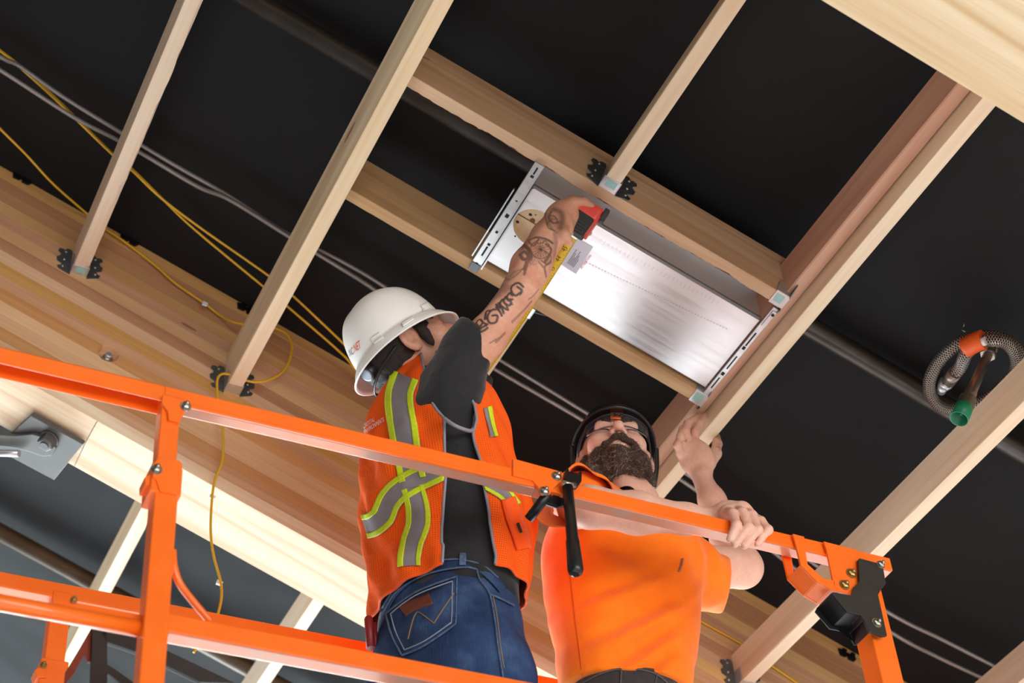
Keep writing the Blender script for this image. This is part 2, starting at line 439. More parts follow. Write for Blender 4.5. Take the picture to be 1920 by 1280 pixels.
hanger(plumb_at(0.441, V1, 0, 3.185), 'dark joist hanger on the beam at the bottom right', stamp=False)
hanger(M4(C(0.1205 * D - .018, HU, D), GU, GV, GW), 'steel joist hanger directly above the tape measure', scale=1.05)
hanger(M4(C(0.1205 * D - .018, HL + HT, D), -GU, -GV, GW), 'teal-stamped hanger on the cross timber below the elbow')
hanger(M4(C(uR, HU + HT / 2, D), -GV, GU, GW), 'joist hanger at the top right corner of the steel box', w=HT + .003, length=.036, scale=1.2, fmul=.75)
hanger(M4(C(uR, HL + HT / 2, D), -GV, GU, GW), 'joist hanger at the bottom right corner of the steel box', w=HT + .003, length=.036, fmul=.6, scale=.9)
for i, (px, py, lb) in enumerate([(42, 333, 'black clip on the top edge of the beam at the far left'), (243, 448, 'black clip on the beam top edge right of the far left joist'),
                   (462, 578, 'black clip on the beam top edge left of the long joist'), (1588, 1226, 'black clip on the beam top edge below the corner plate')]):
    root = thing('framing_clip', PY(px, py, V1), lb, 'bracket', 'black clips along the beam')
    for k, (dx, dz_) in enumerate(((-.012, .002), (.012, -.008))):
        poly = [(-.012, -.010), (.004, -.014), (.013, -.006), (.010, .002), (.014, .012), (.002, .016), (-.004, .008), (-.014, .010)]
        c = PY(px, py, V1 - .003)
        b = MB(); b.prism(poly, -.002, .003, M4(c + np.array([dx, -.002 * k, dz_]), (1, 0, 0), (0, 0, 1), (0, -1, 0)))
        put('tab', b.mesh('tab', m_black_steel), root)
# a bent nail and old nail holes
b = MB(); p0 = C(uL + .004, HU - .001, D + .062)
b.tube([p0, p0 + np.array([.012, -.012, -.004]), p0 + np.array([.034, -.016, -.014])], [.0016, .0016, .001], 6)
o = put('bent_nail', b.mesh('bent_nail', m_hang)); tag(o, 'bent nail sticking out at the left end of the bark-edged timber', 'nail')

# ================================================================== pipes, cables, wires
def run(name, pts, r, mat, label, cat, seg=10, n=10, group=None, parent=None):
    b = MB(); b.tube(catmull(pts, n), r, seg); o = put(name, b.mesh(name, mat), parent)
    if parent is None: tag(o, label, cat, group)
    return o
b = MB(); b.tube([C(-2.5, 2.447, 3.455), C(5.2, 2.447, 3.455)], .0255, 20)
o = put('sprinkler_pipe', b.mesh('sprinkler_pipe', m_pipe)); tag(o, 'long black steel pipe under the black ceiling above the joists', 'pipe')
ua, va = UV(100, 1047, 3.455); ub, vb = UV(420, 1232, 3.455)
b = MB(); b.tube([C(-2.5, (va + vb) / 2, 3.455), C(5.2, (va + vb) / 2, 3.455)], .026, 20)
o = put('sprinkler_pipe', b.mesh('sprinkler_pipe', m_pipe_b)); tag(o, 'dull brown pipe beyond the beam at the lower left', 'pipe')
CW = 3.425
c1 = [(-120, 30), (0, 106), (37, 124), (118, 181), (228, 249), (322, 306), (427, 366), (530, 433), (640, 489), (717, 534), (830, 610), (939, 675), (1107, 778), (1290, 890), (1480, 1025), (1663, 1146), (1770, 1200), (1878, 1255), (1990, 1310)]
c2 = [(-120, 60), (0, 131), (134, 217), (218, 261), (265, 287), (370, 349), (430, 374), (532, 437), (640, 503), (700, 541), (810, 618), (929, 692), (1097, 790), (1300, 915), (1490, 1065), (1673, 1186), (1760, 1232), (1851, 1275), (1960, 1330)]
def longer(pts, du0, du1):
    a, b_ = pts[0], pts[-1]; return [a - du0 * nrm(pts[1] - a)] + pts + [b_ + du1 * nrm(b_ - pts[-2])]
run('armoured_cable', longer([PW(x, y, CW) for x, y in c1], 1.6, 1.6), .0056, m_cable, 'upper of two grey armoured cables strung across the ceiling', 'cable', 8, 12)
run('armoured_cable', longer([PW(x, y, CW - .012) for x, y in c2], 1.6, 1.6), .0056, m_cable, 'lower of two grey armoured cables strung across the ceiling', 'cable', 8, 12)
w1 = [(-90, 20), (0, 94), (37, 123), (111, 190), (208, 285), (249, 318), (302, 370), (366, 431), (495, 538), (541, 576), (640, 662), (664, 690), (700, 730)]
w2 = [(-90, 22), (0, 96), (37, 126), (111, 193), (208, 287), (249, 321), (302, 371), (380, 430), (504, 517), (551, 556), (640, 640), (690, 690), (760, 745)]
run('yellow_wire', longer([PW(x, y, 3.44) for x, y in w1], 1.2, .02), .0032, m_yellow, 'yellow wire running down to the white hard hat, lower strand', 'wire', 8, 6)
run('yellow_wire', longer([PW(x, y, 3.436) for x, y in w2], 1.2, .02), .0032, m_yellow, 'yellow wire running down to the white hard hat, upper strand', 'wire', 8, 6)
w3 = [(-60, 178), (0, 241), (50, 291), (100, 345), (165, 402)]
w3b = [(201, 431), (235, 454), (292, 498), (329, 531), (383, 568), (413, 591), (447, 606), (504, 612), (535, 624), (547, 643), (547, 658), (540, 681), (526, 700), (504, 712), (483, 716), (461, 713), (431, 702), (416, 701), (408, 710), (407, 725), (409, 760), (417, 796), (417, 860), (401, 907), (395, 984), (400, 1038), (415, 1098), (411, 1142), (395, 1180), (373, 1209), (363, 1223)]
w3p = longer([PW(x, y, 3.45) for x, y in w3[:4]], 1.2, 0)[:-1] + [PY(x, y, V1 - .02) for x, y in w3[4:]] + [PY(x, y, V1 - (.012 if y < 600 else .045)) for x, y in w3b]
root = thing('yellow_wire', w3p[0], 'yellow wire stapled along the beam, looping and hanging past the guardrail post', 'wire')
run('strand', w3p, .0031, m_yellow, None, None, 8, 7, parent=root)
for px, py in ((384, 569), (398, 931), (411, 1092)):
    c = PY(px, py, V1 - .03); b = MB(); b.prism([(-.007, -.004), (.006, -.006), (.009, .003), (-.005, .007)], -.004, .002, M4(c, (1, 0, 0), (0, 0, 1), (0, -1, 0)))
    put('paper_tag', b.mesh('paper_tag', plain('tag_white', S(232, 232, 235), .6)), root)
run('yellow_wire', [PY(x, y, V1 - .006) for x, y in [(1240, 1120), (1310, 1162), (1390, 1207), (1440, 1243), (1500, 1284), (1560, 1330)]], .003, m_yellow, 'yellow wire lying on the beam right of the orange shirt', 'wire', 8, 6)
# ================================================================== the orange lift platform
m_or = NT('orange_paint'); _v = m_or.coords((1, 1, 1)); _f = m_or.noise(_v, 9, 5, .6)
m_or.set(Base_Color=m_or.mix(m_or.ramp(_f, [(.35, (0, 0, 0, 1)), (.75, (1, 1, 1, 1))]), S(250, 112, 26), S(242, 104, 20)), Roughness=m_or.ramp(m_or.noise(_v, 26, 4), [(.3, (.28, .28, .28, 1)), (.8, (.5, .5, .5, 1))]))
m_or.b.inputs['Coat Weight'].default_value = 0.25; m_or.b.inputs['Coat Roughness'].default_value = 0.15; m_or = m_or.m
m_worn_bounce = plain('worn_bounce_orange', S(232, 138, 98), 0.22, 0.25, noise=(22, 1, S(200, 160, 144)), coat=.5)  # worn orange paint, with the pink floor bounce mixed into its colour
m_blkrub = plain('black_rubber', S(22, 22, 23), 0.32, bump=(300, .1, .0004))
m_blkpl = plain('black_plate', S(40, 37, 34), 0.55, noise=(30, 1, S(30, 28, 26)))
m_silver = plain('silver_bolt', S(176, 172, 164), 0.25, 0.95)
m_brass = plain('yellow_zinc', S(176, 150, 96), 0.32, 0.9)

YF = 2.315                                    # front face of the near guardrail
LB_ = -0.0145; LX = np.array([cos(LB_), sin(LB_), 0]); LY = np.array([-sin(LB_), cos(LB_), 0]); LO = np.array([1.3, YF, 0])
LM = M4(LO - 1.3 * LX - YF * LY, LX, LY, (0, 0, 1))      # the cage stands a shade askew to the beams
def LP(px, py, Y):
    r = ray(px, py); k = ((LO - EYE) @ LY + (Y - YF)) / (r @ LY); p = EYE + r * k
    return np.array([(p - LO) @ LX + 1.3, Y, p[2]])
def fp(px, py, Y=YF):
    p = LP(px, py, Y); return (p[0], p[2])
def FM(Y): return M4((0, Y, 0), (1, 0, 0), (0, 0, 1), (0, -1, 0))    # local: X, Z, towards camera
ZT = float(np.mean([fp(x, 650 + .2355 * x)[1] for x in (0, 500, 1000, 1500)]))   # top of the rail
RH, RD = 0.034, 0.031
FLOORZ = ZT - 1.10
lift = thing('lift_platform', (1.2, 2.64, FLOORZ), 'orange steel guardrail cage of the lift the two workers stand in', 'lift')
def lpart(name, b, mat, bevel=0.0, bs=2): return put(name, b.mesh(name, mat, bevel, bs), lift, LM)
XA = fp(-140, 617)[0]; XP = fp(322, 726)[0]; XH = fp(1024, 891)[0]; XE = fp(1670, 1043)[0]
# near top rail: open channel, then box tube, then the gate bar
b = MB(); b.box((XA, YF, ZT - RH), (XP - .012, YF + .003, ZT)); b.box((XA, YF, ZT - .003), (XP - .012, YF + RD + .006, ZT)); b.box((XA, YF + RD + .003, ZT - RH - .002), (XP - .012, YF + RD + .006, ZT))
lpart('top_rail', b, m_or, .0012)
b = MB(); b.box((XP - .012, YF, ZT - RH + .004), (XH, YF + RD, ZT)); o = lpart('top_rail', b, m_or, .004, 3)
b = MB(); b.box((XP + .02, YF + .005, ZT - RH), (XH - .02, YF + RD - .002, ZT - RH + .005)); lpart('rail_underside', b, m_worn_bounce, .0015)
b = MB(); b.box((XP + .02, YF - .002, ZT - RH - .001), (XH - .03, YF + .004, ZT - RH + .004)); lpart('rail_lip', b, m_or, .0015)
b = MB(); b.box((XH - .02, YF + .003, ZT - RH + .002), (XE, YF + RD + .003, ZT - .001)); lpart('gate_bar', b, m_or, .003, 3)
b = MB(); b.box((XH + .03, YF + .006, ZT - RH), (XE - .004, YF + RD, ZT - RH + .003)); lpart('gate_bar_underside', b, m_worn_bounce, .001)
def bolt(px, py, Y, r=.0075, mat=None, parent=None):
    c = LP(px, py, Y); M = M4(c, (1, 0, 0), (0, 0, 1), (0, -1, 0)); b = MB()
    b.lathe([(r * 1.35, 0), (r * 1.35, .0015), (r, .0016)], M, 16, smooth=False)
    b.lathe([(r, .0015), (r, .006), (r * .6, .0075)], M, 6, smooth=False); b.lathe([(r * .5, .006), (r * .5, .0125), (r * .25, .014)], M, 10)
    return put('bolt', b.mesh('bolt', mat or m_silver), parent or lift, LM)
# near left post: slim upper tube in a stouter lower tube
def post(px0, py0, px1, py1, Y, half, z0, z1, name='post', mat=None, dep=None):
    """vertical square tube whose front face is centred on the pixel line"""
    x = .5 * (fp(px0, py0, Y)[0] + fp(px1, py1, Y)[0]); b = MB(); b.box((x - half, Y, z0), (x + half, Y + (dep or 2 * half), z1))
    return lpart(name, b, mat or m_or, .004, 3), x
zc = fp(310, 905)[1]
post(318, 800, 318, 800, YF - .002, .0165, zc, ZT - .02)
post(304, 1000, 290, 1250, YF - .006, .0195, FLOORZ, zc + .012)
b = MB(); b.prism([fp(*p) for p in [(282, 878), (294, 866), (332, 871), (338, 878), (336, 922), (328, 934), (296, 928), (289, 906), (283, 902)]], .005, .012, FM(YF)); c = lpart('collar', b, m_or, .001, 2)
b = MB(); xx = fp(310, 900)[0]; b.box((xx - .026, YF - .009, zc - .028), (xx + .026, YF + .045, zc + .03)); lpart('collar', b, m_or, .004, 3)
bolt(293, 880, YF - .012)
b = MB(); b.prism([fp(*p) for p in [(270, 897), (280, 891), (292, 900), (292, 918), (283, 910), (271, 911)]], -.03, .004, FM(YF)); lpart('hook', b, m_or, .002)
b = MB(); b.prism([fp(*p) for p in [(303, 745), (322, 749), (347, 756), (349, 770), (340, 785), (334, 797), (314, 792), (312, 775), (301, 760)]], .002, .008, FM(YF)); lpart('post_head', b, m_or, .001)
bolt(348, 762, YF - .008)
# mid rails of the near side
zm = .5 * (fp(317, 1150)[1] + fp(800, 1240)[1]); b = MB(); b.box((fp(300, 1150)[0], YF, zm - .033), (XE, YF + .034, zm)); lpart('mid_rail', b, m_or, .004, 3)
b = MB(); b.box((fp(320, 1150)[0], YF + .003, zm - .0345), (XE, YF + .031, zm - .030)); lpart('rail_underside', b, m_worn_bounce, .001)
zl = .5 * (fp(0, 1118)[1] + fp(260, 1164)[1]); b = MB(); b.tube([(XA, YF + .018, zl), (fp(276, 1160)[0], YF + .018, zl)], .0135, 16); lpart('mid_rail_tube', b, m_or)
b = MB(); b.box((fp(104, 1130)[0], YF + .02, zl + .010), (fp(272, 1150)[0], YF + .03, zl + .028)); lpart('sliding_plate', b, m_or, .001)
bolt(138, 1125, YF + .018, .0042, m_brass)
b = MB(); b.tube(catmull([LP(324, 1032, YF + .02), LP(326, 1060, YF + .022), LP(336, 1092, YF + .03), LP(360, 1125, YF + .045), LP(395, 1166, YF + .06)], 6), .0065, 10); lpart('brace_rod', b, m_or)
b = MB(); b.box((fp(322, 1030)[0] - .004, YF, fp(322, 1072)[1]), (fp(322, 1030)[0] + .006, YF + .02, fp(322, 1028)[1])); lpart('brace_lug', b, m_or, .002)
# hinge plate, spring roller and hanging latch lever of the gate
b = MB(); b.prism([fp(*p) for p in [(960, 862), (1052, 887), (1053, 903), (1037, 916), (1028, 930), (1014, 928), (1005, 912), (997, 903), (960, 893)]], -.002, .005, FM(YF)); lpart('hinge_plate', b, m_or, .0015)
bolt(1043, 893, YF - .005); bolt(1020, 921, YF - .005)
c = LP(1016, 935, YF); b = MB(); b.tube([c + np.array([.014, .0, .016]), c + np.array([-.004, .05, -.012])], .0095, 14); lpart('spring_roller', b, m_black_steel)
latch_m = plain('latch_black', S(26, 27, 30), .35, .4)
b = MB(); b.prism([fp(*p) for p in [(1054, 890), (1058, 886), (1060, 894), (1078, 897), (1080, 891), (1084, 895), (1083, 912), (1077, 921), (1058, 918), (1052, 904)]], .004, .018, FM(YF)); b.prism([fp(*p) for p in [(1026, 934), (1053, 912), (1080, 920), (1076, 938), (1052, 943)]], -.02, -.012, FM(YF)); lpart('latch', b, latch_m, .003, 2)
c = LP(1064, 912, YF - .012); zb = LP(1080, 1078, YF - .012)[2]; x2 = LP(1080, 1078, YF - .012)[0]; L = c[2] - zb
hp = [(0, .0105), (.06, .0105), (.12, .0115), (.128, .013), (L - .012, .0148), (L - .004, .012), (L, .006)]
b = MB(); b.tube([c + np.array([(x2 - c[0]) * q / L, 0, -q]) for q, r in hp], [r for q, r in hp], 20); h = lpart('latch_lever', b, m_blkrub); h['label'] = 'black rubber-sleeved lever'
b = MB(); b.tube([c + np.array([-.012, -.002, .004]), c + np.array([.016, -.002, .006])], .006, 10); lpart('latch_pin', b, m_silver)
# right end: folded loop bracket, plates and post
cz = lambda x, y: (1440 + x / 4.921, 980 + y / 4.923)
pl = lambda pts, Y: [fp(*cz(*p), Y) for p in pts]
b = MB(); b.prism(pl([(500, 185), (800, 262), (842, 535), (765, 640), (735, 668), (600, 640), (585, 545), (525, 255)], YF), .001, .006, FM(YF)); lpart('end_plate', b, m_or, .001)
loop = [(215, 115), (320, 142), (325, 240), (352, 395), (495, 527), (605, 548), (605, 640), (560, 628), (440, 556), (290, 405), (240, 200)]
b = MB(); b.prism(pl(loop, YF), .001, .006, FM(YF)); lpart('loop_bracket', b, m_or, .001)
pth = [fp(*cz(*p)) for p in [(242, 200), (292, 405), (442, 556), (562, 628), (640, 650)]]
b = MB()
for (x0, z0), (x1, z1) in zip(pth[1:-1], pth[2:]):
    d = nrm((x1 - x0, z1 - z0)); n_ = (-d[1] * .004, d[0] * .004)
    b.prism([(x0 - d[0]*.002, z0 - d[1]*.002), (x1 + d[0]*.002, z1 + d[1]*.002), (x1 + n_[0], z1 + n_[1]), (x0 + n_[0], z0 + n_[1])], -.043, .002, FM(YF))
lpart('loop_flange', b, m_or, .0008)
b = MB(); b.prism(pl(loop[4:] + loop[:4], YF), -.047, -.042, FM(YF)); lpart('loop_bracket', b, m_or, .001)
bolt(*cz(765, 468), YF - .006, .0085, m_brass); bolt(*cz(702, 574), YF - .006, .0085, m_brass)
xr = fp(*cz(1020, 900), YF)[0]; _, xr = post(1659, 1210, 1659, 1210, YF + .002, .0255, FLOORZ, ZT - .012)
cov = [(840, 330), (1045, 385), (1060, 430), (1085, 565), (1035, 625), (1012, 668), (1095, 1045), (1050, 1050), (935, 1005), (880, 890), (850, 855), (725, 825), (580, 650), (600, 643), (760, 672), (795, 590), (840, 545), (830, 345)]
b = MB(); b.prism(pl(cov, YF - .014), -.004, .002, FM(YF - .014)); cv = lpart('corner_cover', b, m_blkpl, .0012); cv['label'] = 'black steel corner cover plate'
b = MB(); b.prism(pl([(580, 650), (725, 825), (850, 855), (880, 890), (935, 1005), (905, 960), (860, 870), (800, 870), (700, 850), (560, 690)], YF - .014), -.052, -.049, FM(YF - .014))
sp = [fp(*cz(*p), YF - .014) for p in [(575, 655), (725, 828), (850, 858), (885, 895), (935, 1005)]]
for (x0, z0), (x1, z1) in zip(sp[:-1], sp[1:]): 
    d = nrm((x1 - x0, z1 - z0)); n_ = (d[1] * .003, -d[0] * .003)
    b.prism([(x0, z0), (x1, z1), (x1 - n_[0], z1 - n_[1]), (x0 - n_[0], z0 - n_[1])], -.050, 0, FM(YF - .014))
lpart('cover_flange', b, m_black_steel, .0008)
bolt(*cz(1035, 388), YF - .016, .007); bolt(*cz(1000, 925), YF - .016, .008)
# far side of the cage
YB = 2.955
zb_ = float(np.mean([LP(x, 1072 + .187 * x, YB)[2] for x in (0, 300, 600)]))
b = MB(); b.box((XA, YB, zb_ - .034), (XE, YB + .031, zb_)); lpart('top_rail', b, m_or, .004, 3)
b = MB(); b.box((XA, YB, zm - .033), (XE, YB + .034, zm)); lpart('mid_rail', b, m_or, .004, 3)
xb = LP(108, 1190, YB)[0]; b = MB(); b.box((xb - .019, YB - .002, FLOORZ), (xb + .019, YB + .036, zb_ - .02)); lpart('post', b, m_or, .004, 3)
b = MB(); zz = LP(100, 1262, YB)[2]; b.box((xb - .026, YB - .008, zz - .04), (xb + .026, YB + .044, zz + .026)); lpart('collar', b, m_or, .004, 3)
bolt(81, 1247, YB - .012, .0055, m_brass)
b = MB(); b.prism([fp(*p, YB) for p in [(62, 1262), (70, 1256), (84, 1258), (84, 1276), (66, 1276)]], -.02, .012, FM(YB)); lpart('hook', b, m_or, .002)
b = MB(); b.box((XE - .055, YB, FLOORZ), (XE - .005, YB + .05, zb_ - .01)); lpart('post', b, m_or, .004, 3)
for x in (XA + .02,):
    b = MB(); b.box((x, YF + .03, ZT - RH), (x + .033, YB, ZT - .002)); lpart('end_rail', b, m_or, .004, 3)
# black tray frame fixed inside the cage at the lower left
YT = 2.62; q = lambda x, y: (x / 4, 1120 + y / 4)
b = MB()
for poly in ([(690, 212), (800, 205), (800, 640), (800, 760), (672, 760)], [(700, 215), (850, 222), (1070, 325), (1300, 430), (1760, 650), (1500, 640), (1070, 432), (800, 340)], [(790, 505), (850, 540), (1050, 680), (940, 680), (790, 560)]):
    b.prism([fp(*q(*p), YT) for p in poly], -.006, .004, FM(YT))
tr = lpart('tray_frame', b, m_blkpl, .001)
b = MB(); b.prism([fp(*q(*p), YT) for p in [(690, 225), (690, 470), (665, 465), (640, 410), (560, 560), (490, 640), (500, 540)]], -.012, -.006, FM(YT)); lpart('tray_lug', b, plain('dark_red_paint', S(120, 46, 26), .5))
b = MB(); b.box((fp(150, 1330, YT)[0], YT - .004, LP(200, 1330, YT)[2] - .004), (fp(440, 1330, YT)[0], YB, LP(200, 1330, YT)[2])); lpart('tray_floor', b, m_blkpl, .001)
# platform deck underfoot
b = MB(); b.box((XA, YF + .002, FLOORZ - .03), (XE, YB + .03, FLOORZ)); lpart('platform_deck', b, plain('deck_steel', S(96, 96, 98), .5, .6))
b = MB(); b.box((XA, YF, FLOORZ), (XE, YF + .004, FLOORZ + .1)); b.box((XA, YB + .027, FLOORZ), (XE, YB + .031, FLOORZ + .1)); lpart('toe_board', b, m_or, .001)
b = MB(); b.tube([(1.2, 2.64, FLOORZ - .03), (1.2, 2.64, 0)], [.09, .09], 20); b.box((.5, 2.2, 0), (1.9, 3.1, .25)); lpart('mast', b, m_or, .006)
# ================================================================== implicit modelling (smooth bodies and cloth)
def sminv(a, b, k):
    if k <= 0: return np.minimum(a, b)
    h = np.clip(0.5 + 0.5 * (b - a) / k, 0, 1); return b * (1 - h) + a * h - k * h * (1 - h)
def smaxv(a, b, k): return -sminv(-a, -b, k)
def d_cone(p, a, b, ra, rb):
    a = np.asarray(a); b = np.asarray(b); ab = b - a; L2 = ab @ ab
    t = np.clip(((p - a) @ ab) / L2, 0, 1); q = p - a - t[..., None] * ab
    return np.sqrt((q * q).sum(-1)) - (ra + (rb - ra) * t)
def d_ell(p, c, r, A=None):
    q = p - np.asarray(c)
    if A is not None: q = q @ np.asarray(A).T          # rows of A = local axes
    r = np.asarray(r, float); k0 = np.sqrt(((q / r) ** 2).sum(-1)); k1 = np.sqrt(((q / (r * r)) ** 2).sum(-1)) + 1e-9
    return k0 * (k0 - 1) / k1
def d_box(p, c, hs, A, rr=0.0):
    q = np.abs((p - np.asarray(c)) @ np.asarray(A).T) - (np.asarray(hs) - rr)
    return np.sqrt((np.maximum(q, 0) ** 2).sum(-1)) + np.minimum(q.max(-1), 0) - rr
def d_plane(p, c, n): return (p - np.asarray(c)) @ nrm(n)
def chain(p, pts, rs, k=0.012, d=None):
    for i in range(len(pts) - 1):
        q = d_cone(p, pts[i], pts[i+1], rs[i], rs[i+1]); d = q if d is None else sminv(d, q, k)
    return d
def wob(p, f=(9, 9, 9), ph=0.0):
    x, y, z = p[..., 0], p[..., 1], p[..., 2]
    return (np.sin(f[0]*x + 1.3*ph + 2.1*np.sin(f[1]*y*.7 + ph)) + np.sin(f[1]*y + .7*ph + 1.7*np.sin(f[2]*z*.6 + 2*ph)) + np.sin(f[2]*z + ph + 1.9*np.sin(f[0]*x*.8 - ph))) / 3
import time as _tm
def polygonise(fn, lo, hi, h, smooth=2):
    lo = np.asarray(lo, float); n = np.ceil((np.asarray(hi) - lo) / h).astype(int) + 1
    B = 8; nb = -(-n // B); pad = nb * B; val = np.empty(tuple(pad), np.float32)
    cc = np.stack(np.meshgrid(*[lo[i] + h * (B * np.arange(nb[i]) + (B - 1) / 2) for i in range(3)], indexing='ij'), -1)
    dc = fn(cc); vb_ = val.reshape(nb[0], B, nb[1], B, nb[2], B).transpose(0, 2, 4, 1, 3, 5)
    vb_[...] = dc[..., None, None, None]
    act_b = np.argwhere(np.abs(dc) < B * h * 1.45 + .012)
    loc = np.stack(np.meshgrid(*[h * np.arange(B)] * 3, indexing='ij'), -1)
    for i in range(0, len(act_b), 700):
        ab = act_b[i:i + 700]; g = (lo + h * B * ab)[:, None, None, None, :] + loc
        vb_[ab[:, 0], ab[:, 1], ab[:, 2]] = fn(g)
    val = np.ascontiguousarray(val[:n[0], :n[1], :n[2]])
    s = val < 0
    nc = n - 1; sl = lambda o: tuple(slice(o[i], o[i] + nc[i]) for i in range(3))
    corners = [(i, j, k) for i in (0, 1) for j in (0, 1) for k in (0, 1)]
    tot = np.zeros(tuple(nc), np.int8)
    for c_ in corners: tot += s[sl(c_)]
    act = (tot > 0) & (tot < 8); ijk = np.argwhere(act); idx = -np.ones(tuple(nc), np.int64); idx[act] = np.arange(len(ijk))
    cv = {c_: val[ijk[:, 0] + c_[0], ijk[:, 1] + c_[1], ijk[:, 2] + c_[2]] for c_ in corners}
    acc = np.zeros((len(ijk), 3)); cnt = np.zeros(len(ijk))
    for a in corners:
        for ax in range(3):
            if a[ax]: continue
            b_ = list(a); b_[ax] = 1; va = cv[a]; vb = cv[tuple(b_)]; m = (va < 0) != (vb < 0)
            t = np.where(m, va / np.where(m, va - vb, 1), 0)
            for q in range(3): acc[:, q] += np.where(m, a[q] + (t if q == ax else 0), 0)
            cnt += m
    V = lo + h * (ijk + acc / cnt[:, None]); Fs = []
    for ax in range(3):
        u, w = (ax + 1) % 3, (ax + 2) % 3
        a = [slice(0, n[0]), slice(0, n[1]), slice(0, n[2])]; b_ = list(a); a[ax] = slice(0, n[ax] - 1); b_[ax] = slice(1, n[ax])
        cr = s[tuple(a)] != s[tuple(b_)]; e = np.argwhere(cr)
        e = e[(e[:, u] > 0) & (e[:, w] > 0) & (e[:, u] < nc[u]) & (e[:, w] < nc[w])]
        if not len(e): continue
        inside = s[tuple(a)][tuple(e.T)]
        def cell(du, dw):
            c = e.copy(); c[:, u] -= du; c[:, w] -= dw; return idx[tuple(c.T)]
        q = np.stack([cell(1, 1), cell(0, 1), cell(0, 0), cell(1, 0)], 1)
        q[~inside] = q[~inside][:, ::-1]; Fs.append(q)
    Fc = np.concatenate(Fs); Fc = Fc[(Fc >= 0).all(1)]
    for _ in range(smooth):
        S_ = np.zeros_like(V); c = np.zeros(len(V))
        for i in range(4):
            for j in (1, 3):
                np.add.at(S_, Fc[:, i], V[Fc[:, (i + j) % 4]]); np.add.at(c, Fc[:, i], 1)
        V = V * .4 + .6 * S_ / np.maximum(c, 1)[:, None]
    return V, Fc
def join_np(parts):
    Vs, Fs, o = [], [], 0
    for V, Fc in parts: Vs.append(V); Fs.append(np.asarray(Fc) + o); o += len(V)
    return np.concatenate(Vs), np.concatenate(Fs)
def bounds(pts, pad):
    pts = np.array([np.asarray(p) for p in pts]); return pts.min(0) - pad, pts.max(0) + pad
def bvh_of(V, Fc): return BVHTree.FromPolygons([Vector(map(float, v)) for v in V], [tuple(int(i) for i in f) for f in Fc])
def cast(px, py, bvh, guess=None):
    r = nrm(ray(px, py)); h = bvh.ray_cast(Vector(EYE), Vector(r))
    if h[0] is None:
        g = guess if guess is not None else P(px, py, 3.8); h = bvh.find_nearest(Vector(g))
    return np.array(h[0]), np.array(h[1])
def face_cam(p, n):
    return n if (np.asarray(EYE) - p) @ n > 0 else -n
def strip(pxs, wpx, bvh, off=0.002, n=10, across=6, thick=None, taper=None):
    """a band laid on a surface along a line; returns a grid of points lifted off the cloth"""
    pts = catmull([np.array(p, float) for p in pxs], n); rows = []
    ws = np.interp(np.linspace(0, 1, len(pts)), np.linspace(0, 1, len(wpx)), wpx) if hasattr(wpx, '__len__') else [wpx] * len(pts)
    last = None
    for i, p in enumerate(pts):
        d = nrm(pts[min(i+1, len(pts)-1)] - pts[max(i-1, 0)]); m = np.array([-d[1], d[0]]); row = []
        for j in range(across + 1):
            q = p + m * ws[i] * (j / across - .5); h, nn = cast(q[0], q[1], bvh, last); last = h
            row.append(h + off * face_cam(h, nn))
        rows.append(row)
    return rows
def band(name, pxs, wpx, bvh, mat, parent, off=0.002, n=8, across=5):
    b = MB(); rows = strip(pxs, wpx, bvh, off, n, across); b.grid(rows); me = b.mesh(name, mat)
    o = put(name, me, parent); md = o.modifiers.new('thickness', 'SOLIDIFY'); md.thickness = 0.0012; md.offset = 0; return o
def text_pts(txt, res=3):
    cu = bpy.data.curves.new('txt', 'FONT'); cu.body = txt; cu.size = 1.0; cu.resolution_u = res
    to = bpy.data.objects.new('txt', cu); COL.objects.link(to); bpy.context.view_layer.update()
    me = bpy.data.meshes.new_from_object(to.evaluated_get(bpy.context.evaluated_depsgraph_get()))
    bm = bmesh.new(); bm.from_mesh(me); bmesh.ops.triangulate(bm, faces=bm.faces)
    bmesh.ops.subdivide_edges(bm, edges=[e for e in bm.edges if e.calc_length() > .25], cuts=2); bmesh.ops.triangulate(bm, faces=bm.faces)
    V = np.array([v.co[:] for v in bm.verts]); Fc = [tuple(v.index for v in f.verts) for f in bm.faces]; bm.free()
    bpy.data.objects.remove(to, do_unlink=True); return V, Fc
def text_on(name, txt, o_px, d_px, u_px, bvh, mat, parent, off=0.0015):
    """lettering printed on a surface: baseline start, advance per em and height per em in pixels"""
    V, Fc = text_pts(txt); W = []
    last = None
    for x, y, _ in V:
        q = np.array(o_px, float) + x * np.array(d_px, float) + y * np.array(u_px, float)
        h, nn = cast(q[0], q[1], bvh, last); last = h; W.append(h + off * face_cam(h, nn))
    return put(name, mesh_np(name, W, Fc, mat, False), parent)
def text_flat(name, txt, M, size, mat, parent, depth=0.0):
    V, Fc = text_pts(txt); W = [tuple(M @ Vector((x * size, y * size, 0))) for x, y, _ in V]
    return put(name, mesh_np(name, W, Fc, mat, False), parent)
def camdir(x, y, z): return nrm(WM @ np.array([x, y, z], float))       # image right, image down, away -> place
def frame3(f, u):
    f = nrm(f); u = np.asarray(u) - (np.asarray(u) @ f) * f; u = nrm(u); return f, u, np.cross(f, u)
